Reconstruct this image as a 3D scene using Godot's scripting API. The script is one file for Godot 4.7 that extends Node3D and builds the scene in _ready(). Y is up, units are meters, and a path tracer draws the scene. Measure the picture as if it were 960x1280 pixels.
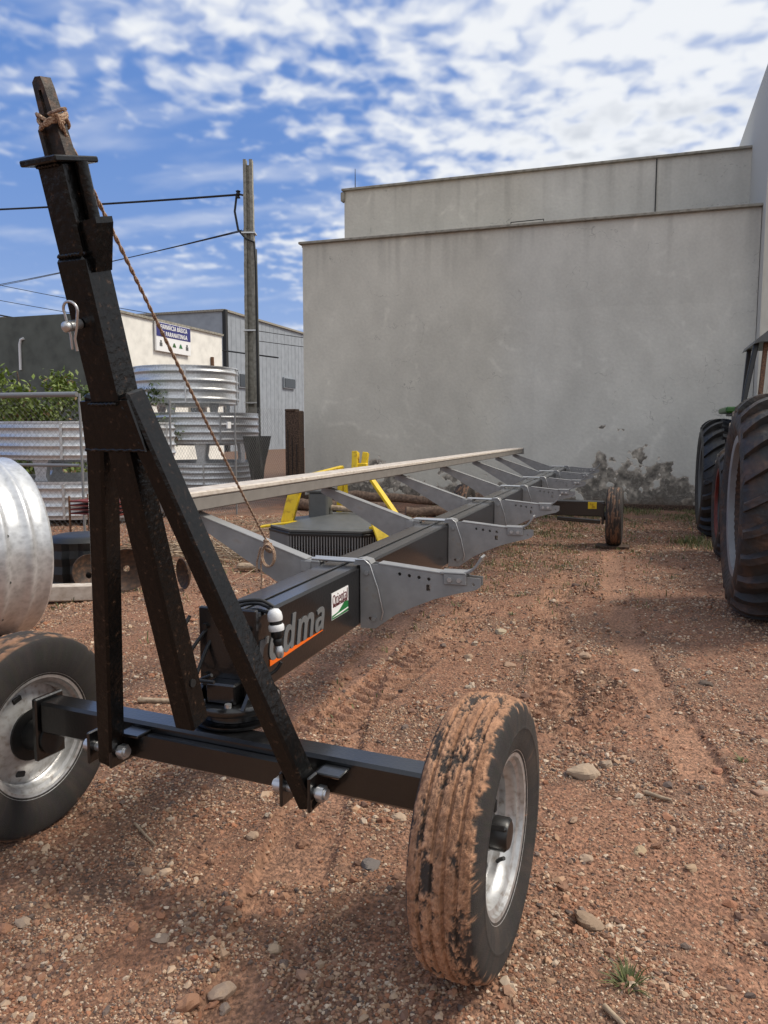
extends Node3D

# ---------------------------------------------------------------- mesh builder
class MB:
	var v := PackedVector3Array()
	var n := PackedVector3Array()
	var c := PackedColorArray()
	var uv := PackedVector2Array()
	var ix := PackedInt32Array()
	var t := Transform3D.IDENTITY
	var col := Color.WHITE
	func add(p: Vector3, nn: Vector3, q := Vector2.ZERO) -> int:
		v.append(t * p)
		n.append((t.basis * nn).normalized())
		uv.append(q)
		c.append(col)
		return v.size() - 1
	func tri_i(a: int, b: int, d: int) -> void:   # counter-clockwise seen from outside
		ix.append(a); ix.append(d); ix.append(b)
	# convex polygon whose outside is away from `inside`
	func face(p: Array, inside: Vector3) -> void:
		var nn: Vector3 = (p[1] - p[0]).cross(p[2] - p[0]).normalized()
		var ctr := Vector3.ZERO
		for q in p: ctr += q
		ctr /= p.size()
		var pts := p
		if nn.dot(ctr - inside) < 0.0:
			pts = p.duplicate(); pts.reverse(); nn = -nn
		var b := v.size()
		for q in pts: add(q, nn)
		for i in range(1, pts.size() - 1): tri_i(b, b + i, b + i + 1)
	func quad_uv(a: Vector3, b: Vector3, d: Vector3, e: Vector3) -> void:  # ccw from outside: bottom-left, bottom-right, top-right, top-left
		var nn := (b - a).cross(d - a).normalized()
		var k := add(a, nn, Vector2(0, 1)); add(b, nn, Vector2(1, 1)); add(d, nn, Vector2(1, 0)); add(e, nn, Vector2(0, 0))
		tri_i(k, k + 1, k + 2); tri_i(k, k + 2, k + 3)
	func box(ctr: Vector3, size: Vector3, bev := 0.0, bas := Basis.IDENTITY) -> void:
		var keep := t
		t = t * Transform3D(bas, ctr)
		var h := size * 0.5
		var o := Vector3.ZERO
		if bev <= 0.0:
			for ax in 3:
				for s in [-1.0, 1.0]:
					var p := []
					for q in [[-1, -1], [1, -1], [1, 1], [-1, 1]]:
						var w := Vector3.ZERO
						w[ax] = s * h[ax]; w[(ax + 1) % 3] = q[0] * h[(ax + 1) % 3]; w[(ax + 2) % 3] = q[1] * h[(ax + 2) % 3]
						p.append(w)
					face(p, o)
		else:
			for ax in 3:
				var a1 := (ax + 1) % 3
				var a2 := (ax + 2) % 3
				for s in [-1.0, 1.0]:
					var p := []
					for q in [[-1, -1], [1, -1], [1, 1], [-1, 1]]:
						var w := Vector3.ZERO
						w[ax] = s * h[ax]; w[a1] = q[0] * (h[a1] - bev); w[a2] = q[1] * (h[a2] - bev)
						p.append(w)
					face(p, o)
				# edges running along ax
				for s1 in [-1.0, 1.0]:
					for s2 in [-1.0, 1.0]:
						var e := []
						for q in [[-1, 0], [1, 0], [1, 1], [-1, 1]]:
							var w := Vector3.ZERO
							w[ax] = q[0] * (h[ax] - bev)
							w[a1] = s1 * (h[a1] - (0.0 if q[1] == 0 else bev)); w[a2] = s2 * (h[a2] - (bev if q[1] == 0 else 0.0))
							e.append(w)
						face(e, o)
			for sx in [-1.0, 1.0]:
				for sy in [-1.0, 1.0]:
					for sz in [-1.0, 1.0]:
						face([Vector3(sx * h.x, sy * (h.y - bev), sz * (h.z - bev)), Vector3(sx * (h.x - bev), sy * h.y, sz * (h.z - bev)), Vector3(sx * (h.x - bev), sy * (h.y - bev), sz * h.z)], o)
		t = keep
	# a square bar between two points; up tells how its section is turned
	func bar(a: Vector3, b: Vector3, w: float, d: float, up := Vector3.UP, bev := 0.004) -> void:
		var y := (b - a).normalized()
		var x := up.cross(y).normalized() if absf(up.dot(y)) < 0.99 else Vector3.RIGHT.cross(y).normalized()
		var z := x.cross(y).normalized()
		box((a + b) * 0.5, Vector3(w, a.distance_to(b), d), bev, Basis(x, y, z))
	func tube(pts: Array, r: float, sides := 8, r_end := -1.0, caps := true) -> void:
		if r_end < 0.0: r_end = r
		var cnt := pts.size()
		var d0: Vector3 = (pts[1] - pts[0]).normalized()
		var x := d0.cross(Vector3.UP)
		if x.length() < 0.1: x = d0.cross(Vector3.RIGHT)
		x = x.normalized()
		var base := v.size()
		for i in cnt:
			var d: Vector3
			if i == 0: d = pts[1] - pts[0]
			elif i == cnt - 1: d = pts[i] - pts[i - 1]
			else: d = (pts[i + 1] - pts[i]).normalized() + (pts[i] - pts[i - 1]).normalized()
			d = d.normalized()
			x = (x - d * x.dot(d)).normalized()
			var y := d.cross(x)
			var rr := lerpf(r, r_end, float(i) / (cnt - 1))
			for k in sides:
				var a := TAU * k / sides
				var nn := x * cos(a) + y * sin(a)
				add(pts[i] + nn * rr, nn, Vector2(float(k) / sides, float(i)))
		for i in cnt - 1:
			for k in sides:
				var p := base + i * sides + k
				var q := base + i * sides + (k + 1) % sides
				tri_i(p, q, q + sides); tri_i(p, q + sides, p + sides)
		if caps:
			for e in [0, cnt - 1]:
				var dd: Vector3 = (pts[0] - pts[1]).normalized() if e == 0 else (pts[cnt - 1] - pts[cnt - 2]).normalized()
				var k0 := v.size()
				for k in sides:
					v.append(v[base + e * sides + k]); n.append((t.basis * dd).normalized()); uv.append(Vector2.ZERO); c.append(col)
				for k in range(1, sides - 1):
					if e == 0: tri_i(k0, k0 + k + 1, k0 + k)
					else: tri_i(k0, k0 + k, k0 + k + 1)
	# surface of revolution about local Y; prof = [Vector2(radius, y)...] running so that the outside is to the right of its direction (upwards: outside is +r)
	func lathe(prof: Array, segs := 32, crease := 0.7) -> void:
		var m := prof.size()
		var sn := []
		for i in m - 1:
			var d: Vector2 = prof[i + 1] - prof[i]
			sn.append(Vector2(d.y, -d.x).normalized())
		for i in m - 1:
			if prof[i].distance_to(prof[i + 1]) < 1e-6: continue
			var n0: Vector2 = sn[i]
			var n1: Vector2 = sn[i]
			if i > 0 and sn[i - 1].dot(sn[i]) > crease: n0 = (sn[i - 1] + sn[i]).normalized()
			if i < m - 2 and sn[i + 1].dot(sn[i]) > crease: n1 = (sn[i + 1] + sn[i]).normalized()
			var b := v.size()
			for k in segs + 1:
				var a := TAU * k / segs
				var ca := cos(a)
				var sa := sin(a)
				add(Vector3(prof[i].x * ca, prof[i].y, prof[i].x * sa), Vector3(n0.x * ca, n0.y, n0.x * sa), Vector2(float(k) / segs, float(i) / m))
				add(Vector3(prof[i + 1].x * ca, prof[i + 1].y, prof[i + 1].x * sa), Vector3(n1.x * ca, n1.y, n1.x * sa), Vector2(float(k) / segs, float(i + 1) / m))
			for k in segs:
				var p := b + k * 2
				tri_i(p, p + 1, p + 3); tri_i(p, p + 3, p + 2)
	# polygon in XY (with optional holes) from z0 to z1
	func extrude(poly: PackedVector2Array, z0: float, z1: float, holes := []) -> void:
		var outer := poly.duplicate()
		if Geometry2D.is_polygon_clockwise(outer): outer.reverse()
		var cap := outer.duplicate()
		for hh in holes:
			var h: PackedVector2Array = hh.duplicate()
			if not Geometry2D.is_polygon_clockwise(h): h.reverse()
			# bridge from the closest pair of points
			var bi := 0
			var bj := 0
			var best := 1e9
			for i in cap.size():
				for j in h.size():
					var dd := cap[i].distance_squared_to(h[j])
					if dd < best: best = dd; bi = i; bj = j
			var nc := PackedVector2Array()
			for i in cap.size():
				nc.append(cap[i])
				if i == bi:
					for j in h.size() + 1: nc.append(h[(bj + j) % h.size()])
					nc.append(cap[i] + Vector2(1e-5, 1e-5))
			cap = nc
		var tri := Geometry2D.triangulate_polygon(cap)
		for side in 2:
			var b := v.size()
			var z := z1 if side == 1 else z0
			for p in cap: add(Vector3(p.x, p.y, z), Vector3(0, 0, 1 if side == 1 else -1), p)
			for i in range(0, tri.size(), 3):
				var a := tri[i]
				var d := tri[i + 1]
				var e := tri[i + 2]
				var ccw := (cap[d] - cap[a]).cross(cap[e] - cap[a]) > 0.0
				if ccw != (side == 1):
					var q := d
					d = e; e = q
				tri_i(b + a, b + d, b + e)
		var loops := [outer]
		for hh in holes:
			var h: PackedVector2Array = hh.duplicate()
			if not Geometry2D.is_polygon_clockwise(h): h.reverse()
			loops.append(h)
		for lp in loops:
			var m: int = lp.size()
			for i in m:
				var p: Vector2 = lp[i]
				var q: Vector2 = lp[(i + 1) % m]
				var d := q - p
				var nn := Vector3(d.y, -d.x, 0).normalized()
				var b := add(Vector3(p.x, p.y, z0), nn); add(Vector3(q.x, q.y, z0), nn); add(Vector3(q.x, q.y, z1), nn); add(Vector3(p.x, p.y, z1), nn)
				tri_i(b, b + 1, b + 2); tri_i(b, b + 2, b + 3)
	func mesh(origin := Vector3.ZERO, colours := false) -> ArrayMesh:
		var arr := []
		arr.resize(Mesh.ARRAY_MAX)
		if origin != Vector3.ZERO:
			for i in v.size(): v[i] -= origin
		arr[Mesh.ARRAY_VERTEX] = v; arr[Mesh.ARRAY_NORMAL] = n; arr[Mesh.ARRAY_TEX_UV] = uv; arr[Mesh.ARRAY_INDEX] = ix
		if colours: arr[Mesh.ARRAY_COLOR] = c
		var m := ArrayMesh.new()
		m.add_surface_from_arrays(Mesh.PRIMITIVE_TRIANGLES, arr)
		return m

# ---------------------------------------------------------------- scene helpers
var M := {}          # materials
var base := Vector3.ZERO   # base point of the thing being built
var taken := {}
var rng := RandomNumberGenerator.new()

func numbered(called: String) -> String:
	if not taken.has(called):
		taken[called] = 0
		return called
	taken[called] += 1
	return "%s_%03d" % [called, taken[called]]

func tag(o: Node, label: String, category: String, group := "", kind := "") -> void:
	o.set_meta("label", label)
	if category: o.set_meta("category", category)
	if group: o.set_meta("group", group)
	if kind: o.set_meta("kind", kind)

func thing(called: String, label: String, category: String, at: Vector3, group := "") -> Node3D:
	var o := Node3D.new()
	o.name = numbered(called)
	add_child(o)
	o.position = at
	base = at
	tag(o, label, category, group)
	return o

func put(called: String, m: Mesh, mat: Material, parent: Node) -> MeshInstance3D:
	var o := MeshInstance3D.new()
	o.name = numbered(called) if parent == self else called
	o.mesh = m
	o.material_override = mat
	parent.add_child(o, true)
	return o

func part(called: String, mb: MB, mat: Material, parent: Node, colours := false) -> MeshInstance3D:
	return put(called, mb.mesh(base, colours), mat, parent)

func sub(called: String, parent: Node) -> Node3D:
	var o := Node3D.new()
	o.name = called
	parent.add_child(o, true)
	return o

func single(called: String, mb: MB, mat: Material, at: Vector3, label: String, category: String, group := "", colours := false) -> MeshInstance3D:
	var o := put(called, mb.mesh(at, colours), mat, self)
	o.position = at
	tag(o, label, category, group)
	return o

func structure(called: String, m: Mesh, mat: Material) -> MeshInstance3D:
	var o := put(called, m, mat, self)
	o.set_meta("kind", "structure")
	return o

func ntex(sd: int, freq: float, ramp: Array, size := 512, oct := 4, type := FastNoiseLite.TYPE_SIMPLEX_SMOOTH) -> NoiseTexture2D:
	var f := FastNoiseLite.new()
	f.seed = sd; f.frequency = freq; f.noise_type = type; f.fractal_octaves = oct
	var g := Gradient.new()
	var offs := PackedFloat32Array()
	var cols := PackedColorArray()
	for r in ramp:
		offs.append(r[0]); cols.append(r[1])
	g.offsets = offs; g.colors = cols
	var x := NoiseTexture2D.new()
	x.width = size; x.height = size; x.seamless = true; x.noise = f; x.color_ramp = g
	return x

func nbump(sd: int, freq: float, strength: float, size := 512, oct := 4) -> NoiseTexture2D:
	var f := FastNoiseLite.new()
	f.seed = sd; f.frequency = freq; f.noise_type = FastNoiseLite.TYPE_SIMPLEX_SMOOTH; f.fractal_octaves = oct
	var x := NoiseTexture2D.new()
	x.width = size; x.height = size; x.seamless = true; x.noise = f; x.as_normal_map = true; x.bump_strength = strength
	return x

func gr(x: float) -> Color: return Color(x, x, x)

func mat(col: Color, rough := 0.6, metal := 0.0, tex: Texture2D = null, scale := 1.0, world := false, nrm: Texture2D = null, ns := 1.0) -> StandardMaterial3D:
	var m := StandardMaterial3D.new()
	m.albedo_color = col
	m.roughness = rough
	m.metallic = metal
	if tex:
		m.albedo_texture = tex
	if nrm:
		m.normal_enabled = true; m.normal_texture = nrm; m.normal_scale = ns
	if tex or nrm:
		m.uv1_triplanar = true
		m.uv1_world_triplanar = world
		m.uv1_scale = Vector3.ONE * scale
	return m

# ---------------------------------------------------------------- ground shape
var gn1 := FastNoiseLite.new()
var gn2 := FastNoiseLite.new()
var gn3 := FastNoiseLite.new()
# tyre tracks: points, half width, kind (0 ribbed, 1 lugs, 2 smooth)
var tracks := [
	{"p": [Vector2(-0.27, -9.9), Vector2(-0.23, -8.2), Vector2(-0.12, -6.6), Vector2(0.05, -5.14), Vector2(0.24, -4.0), Vector2(0.33, -3.45)], "w": 0.115, "k": 0},
	{"p": [Vector2(-0.72, -8.6), Vector2(-0.68, -6.7), Vector2(-0.52, -5.2), Vector2(-0.36, -4.0)], "w": 0.14, "k": 1},
	{"p": [Vector2(-1.95, -6.9), Vector2(-1.62, -4.6), Vector2(-1.42, -3.6), Vector2(-1.17, -2.64), Vector2(-0.96, -1.75), Vector2(-0.85, -1.2)], "w": 0.13, "k": 2},
	{"p": [Vector2(-1.25, -6.6), Vector2(-1.32, -5.2), Vector2(-1.42, -4.1), Vector2(-1.5, -3.4)], "w": 0.15, "k": 1},
]

func track_at(p: Vector2) -> Vector3:   # height, share of smooth fine dirt, share of any track
	var out := Vector3.ZERO
	for tr in tracks:
		var pts: Array = tr.p
		var w: float = tr.w
		var along := 0.0
		for i in pts.size() - 1:
			var a: Vector2 = pts[i]
			var b: Vector2 = pts[i + 1]
			var d := b - a
			var L := d.length()
			if p.y < minf(a.y, b.y) - 0.3 or p.y > maxf(a.y, b.y) + 0.3 or p.x < minf(a.x, b.x) - 0.4 or p.x > maxf(a.x, b.x) + 0.4:
				along += L
				continue
			var s := (p - a).dot(d) / (L * L)
			if s < 0.0 or s > 1.0:
				along += L
				continue
			var off := (p - a).cross(d) / L
			var e := absf(off)
			if e < w * 1.5:
				var m := 1.0 - smoothstep(w * 0.82, w * 1.08, e + gn3.get_noise_2d(p.x * 6.0, p.y * 6.0) * 0.035)
				var q := along + s * L
				m *= smoothstep(-0.55, 0.0, gn2.get_noise_2d(p.x * 0.8 + 40.0, p.y * 0.8))
				var hh := -0.020 * m
				if tr.k == 0: hh += 0.0075 * m * sin(off * 190.0) * smoothstep(-0.4, 0.4, gn3.get_noise_2d(p.x * 2.0, p.y * 2.0 + 9.0))
				elif tr.k == 1: hh += 0.019 * m * clampf(sin(q * 62.0 + absf(off) * 24.0) * 1.6, -1.0, 1.0)
				hh += 0.010 * smoothstep(w * 0.9, w * 1.1, e) * (1.0 - smoothstep(w * 1.15, w * 1.45, e))
				out.x += hh
				out.y = maxf(out.y, m * (1.0 if tr.k != 1 else 0.75))
				out.z = maxf(out.z, m)
			along += L
	return out

func ground_height(x: float, z: float, tr: Vector3) -> float:
	var h := gn1.get_noise_2d(x, z) * 0.022 + gn2.get_noise_2d(x, z) * 0.009 * (1.0 - tr.z * 0.7)
	# churned clods beside the lug track
	var d := Vector2((x + 0.28) / 0.34, (z + 4.35) / 0.75).length()
	if d < 1.2:
		h += (1.0 - smoothstep(0.5, 1.2, d)) * (0.045 * gn3.get_noise_2d(x * 0.75, z * 2.4) + 0.025 * gn3.get_noise_2d(x * 2.2, z * 5.5) - 0.006)
	var d2 := Vector2((x + 0.45) / 0.3, (z + 7.2) / 0.5).length()
	if d2 < 1.2:
		h += (1.0 - smoothstep(0.5, 1.2, d2)) * (0.04 * gn3.get_noise_2d(x * 0.6, z * 2.4))
	h += gn3.get_noise_2d(x, z) * 0.0065 * (1.0 - tr.y * 0.8)
	return h + tr.x

func gh(x: float, z: float) -> float: return ground_height(x, z, track_at(Vector2(x, z)))

func fine_share(x: float, z: float) -> float:    # 1 where fine dirt lies bare, 0 where gravel covers it
	return smoothstep(-0.20, 0.25, gn1.get_noise_2d(x * 1.9 + 31.0, z * 1.9 - 12.0) + 0.45 * gn2.get_noise_2d(x * 0.8, z * 0.8))

func grid(x0: float, x1: float, z0: float, z1: float, step: float, hole: Rect2) -> ArrayMesh:
	var nx := int(round((x1 - x0) / step)) + 1
	var nz := int(round((z1 - z0) / step)) + 1
	var v := PackedVector3Array(); v.resize(nx * nz)
	var c := PackedColorArray(); c.resize(nx * nz)
	var n := PackedVector3Array(); n.resize(nx * nz)
	var hs := PackedFloat32Array(); hs.resize(nx * nz)
	var inner := hole.grow(-0.08)
	var red := Color(0.365, 0.182, 0.110)
	var brown := Color(0.275, 0.155, 0.102)
	var tan := Color(0.375, 0.228, 0.148)
	for j in nz:
		var z := z0 + j * step
		for i in nx:
			var x := x0 + i * step
			var k := j * nx + i
			if inner.size.x > 0.0 and inner.has_point(Vector2(x, z)):
				v[k] = Vector3(x, -0.05, z)
				hs[k] = -0.05
				continue
			var tr := track_at(Vector2(x, z))
			var h := ground_height(x, z, tr)
			hs[k] = h
			v[k] = Vector3(x, h, z)
			var f := maxf(fine_share(x, z), tr.y)
			var g := gn3.get_noise_2d(x * 1.3 + 7.0, z * 1.3)
			var col := brown.lerp(red, f)
			col = col.lerp(tan, clampf(0.35 * gn2.get_noise_2d(x * 2.0 - 5.0, z * 2.0) + 0.3 * g + 0.1, 0.0, 0.7))
			col = col.lerp(Color(0.435, 0.236, 0.148), tr.z * 0.85)
			var s := 1.0 + 0.38 * g + 0.22 * gn1.get_noise_2d(x * 0.7 + 90.0, z * 0.7)
			c[k] = Color(col.r * s, col.g * s, col.b * s)
	var ix := PackedInt32Array()
	for j in nz:
		for i in nx:
			var k := j * nx + i
			var hl := hs[k - 1] if i > 0 else hs[k]
			var hr := hs[k + 1] if i < nx - 1 else hs[k]
			var hd := hs[k - nx] if j > 0 else hs[k]
			var hu := hs[k + nx] if j < nz - 1 else hs[k]
			n[k] = Vector3(hl - hr, 2.0 * step, hd - hu).normalized()
	for j in nz - 1:
		for i in nx - 1:
			var k := j * nx + i
			if inner.size.x > 0.0 and inner.has_point(Vector2(v[k].x, v[k].z)) and inner.has_point(Vector2(v[k + nx + 1].x, v[k + nx + 1].z)): continue
			ix.append(k); ix.append(k + 1); ix.append(k + nx)
			ix.append(k + 1); ix.append(k + nx + 1); ix.append(k + nx)
	var arr := []
	arr.resize(Mesh.ARRAY_MAX)
	arr[Mesh.ARRAY_VERTEX] = v; arr[Mesh.ARRAY_NORMAL] = n; arr[Mesh.ARRAY_COLOR] = c; arr[Mesh.ARRAY_INDEX] = ix
	var m := ArrayMesh.new()
	m.add_surface_from_arrays(Mesh.PRIMITIVE_TRIANGLES, arr)
	return m

func stone_mesh(sd: int, flat: float, rings := 4, segs := 7) -> ArrayMesh:
	var f := FastNoiseLite.new()
	f.seed = sd; f.frequency = 0.9; f.fractal_octaves = 2
	var rr := RandomNumberGenerator.new()
	rr.seed = sd * 7 + 1
	var cuts := []
	if segs > 9:
		for k in 9: cuts.append([Vector3(rr.randfn(0, 1), rr.randfn(0, 0.8), rr.randfn(0, 1)).normalized(), rr.randf_range(0.30, 0.44)])
	var mb := MB.new()
	for j in rings + 1:
		var th := PI * j / rings
		for i in segs:
			var ph := TAU * i / segs
			var d := Vector3(sin(th) * cos(ph), cos(th), sin(th) * sin(ph))
			var r := 0.5 * (1.0 + (0.75 if segs < 9 else 0.42) * f.get_noise_3dv(d * 1.1))
			for q in cuts:
				var cs: float = d.dot(q[0])
				if cs > 0.05: r = minf(r, q[1] / cs)
			mb.add(Vector3(d.x * r, d.y * r * flat, d.z * r * 0.85), d)
	for j in rings:
		for i in segs:
			var a := j * segs + i
			var b := j * segs + (i + 1) % segs
			mb.tri_i(a, b, b + segs); mb.tri_i(a, b + segs, a + segs)
	# faceted normals blended with round ones
	var st := SurfaceTool.new()
	st.begin(Mesh.PRIMITIVE_TRIANGLES)
	st.set_smooth_group(-1)
	for i in mb.ix: st.add_vertex(mb.v[i])
	st.generate_normals()
	return st.commit()

# ---------------------------------------------------------------- sky
func make_sky() -> PanoramaSkyMaterial:
	var W := 3072
	var H := 1536
	var low := FastNoiseLite.new()
	low.seed = 4; low.frequency = 0.55; low.fractal_octaves = 3
	var cell := FastNoiseLite.new()
	cell.seed = 12; cell.frequency = 6.6; cell.fractal_octaves = 4; cell.fractal_gain = 0.50; cell.domain_warp_enabled = true; cell.domain_warp_amplitude = 0.10; cell.domain_warp_frequency = 2.0; cell.domain_warp_fractal_octaves = 2
	var wisp := FastNoiseLite.new()
	wisp.seed = 31; wisp.frequency = 1.6; wisp.fractal_octaves = 5
	var data := PackedFloat32Array()
	data.resize(W * H * 3)
	var half := H / 2
	var mid := Vector2(0.42, 0.14)
	for j in half:
		var el := PI * 0.5 - PI * (j + 0.5) / H
		var sy := sin(el)
		var ce := cos(el)
		var k := 1.0 / (sy + 0.055)
		var t := pow(1.0 - sy, 3.2)
		var blue := Color(0.072, 0.172, 0.445).lerp(Color(0.30, 0.43, 0.66), t * 0.62)
		blue = blue.lerp(Color(0.62, 0.67, 0.72), pow(1.0 - sy, 11.0) * 0.66)
		var skip := 1 if el < 1.15 else 4
		var last := Color()
		for i in W:
			if skip > 1 and i % skip != 0:
				var o2 := (j * W + i) * 3
				data[o2] = last.r; data[o2 + 1] = last.g; data[o2 + 2] = last.b
				continue
			var ph := TAU * (i + 0.5) / W
			var dx := sin(ph) * ce
			var dz := -cos(ph) * ce
			var px := dx * k
			var pz := dz * k
			var side := dx * 0.75 + 0.35 * sy      # the bank of cloud lies to the right and overhead
			var cov := 0.40 + 0.55 * low.get_noise_2d(px, pz) + clampf(side * 1.3 + 0.22, -0.34, 0.40) + 0.25 * smoothstep(0.0, 0.8, dz)  # last term: more cloud added behind the camera to brighten the wall
			cov = minf(cov, 0.88)
			var d := 0.0
			var shade := 0.0
			if cov > -0.15:
				var cn := cell.get_noise_2d(px, pz) * 0.5 + 0.5
				d = maxf(smoothstep(1.0 - cov - 0.30, 1.0 - cov + 0.30, cn), 0.55 * smoothstep(0.45, 0.88, cov))
				shade = smoothstep(0.45, 0.80, low.get_noise_2d(px * 1.7 + 9.0, pz * 1.7) * 0.7 + cn * 0.75) * smoothstep(0.5, 0.86, cov)
			var w := smoothstep(-0.05, 0.75, wisp.get_noise_2d(px * 0.55, pz * 1.5)) * 0.40
			d = 1.0 - (1.0 - d * 0.94) * (1.0 - w)
			var cl := Color(0.69, 0.705, 0.72).lerp(Color(0.43, 0.46, 0.51), shade * 0.75)
			last = blue.lerp(cl, d)
			var o := (j * W + i) * 3
			data[o] = last.r; data[o + 1] = last.g; data[o + 2] = last.b
	for j in range(half, H):
		for i in W:
			var o := (j * W + i) * 3
			data[o] = 0.24; data[o + 1] = 0.19; data[o + 2] = 0.16
	var im := Image.create_from_data(W, H, false, Image.FORMAT_RGBF, data.to_byte_array())
	var m := PanoramaSkyMaterial.new()
	m.panorama = ImageTexture.create_from_image(im)
	return m

func _ready() -> void:
	rng.seed = 77
	# camera
	var cam := Camera3D.new()
	cam.name = "camera"
	add_child(cam)
	cam.position = Vector3(0, 1.5, 0)
	cam.rotation_degrees = Vector3(-5.947, 18.342, 0)
	cam.fov = 67.38
	cam.near = 0.05
	cam.far = 900.0
	cam.current = true
	# sky and exposure
	var we := WorldEnvironment.new()
	we.name = "world_environment"
	var env := Environment.new()
	env.background_mode = Environment.BG_SKY
	env.sky = Sky.new()
	env.sky.sky_material = make_sky()
	env.background_energy_multiplier = 1.0
	env.tonemap_mode = Environment.TONE_MAPPER_LINEAR
	env.tonemap_exposure = 1.34
	env.sdfgi_enabled = true; env.ssao_enabled = true; env.ssil_enabled = true
	we.environment = env
	add_child(we)
	# sun: high, beyond the wall and to the right
	var sun := DirectionalLight3D.new()
	sun.name = "sun"
	add_child(sun)
	sun.look_at_from_position(Vector3(0.74, 1.0, -0.36) * 30.0, Vector3.ZERO, Vector3.FORWARD)
	sun.light_energy = 0.82
	sun.light_color = Color(1.0, 0.965, 0.905)
	sun.light_angular_distance = 17.0
	sun.shadow_enabled = true
	for g in [[gn1, 5, 0.55, 3], [gn2, 9, 3.2, 3], [gn3, 21, 9.0, 4]]:
		g[0].seed = g[1]; g[0].frequency = g[2]; g[0].fractal_octaves = g[3]
	print("sky ", Time.get_ticks_msec())
	make_materials()
	build_ground()
	print("ground ", Time.get_ticks_msec())
	build_wall()
	build_far_buildings()
	build_pole()
	build_tanks()
	build_fence()
	build_shrubs()
	print("background ", Time.get_ticks_msec())
	build_trailer()
	build_rope()
	build_mower()
	build_tractors()
	print("machines ", Time.get_ticks_msec())
	build_scrap()
	build_stones()
	print("done ", Time.get_ticks_msec())

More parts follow.
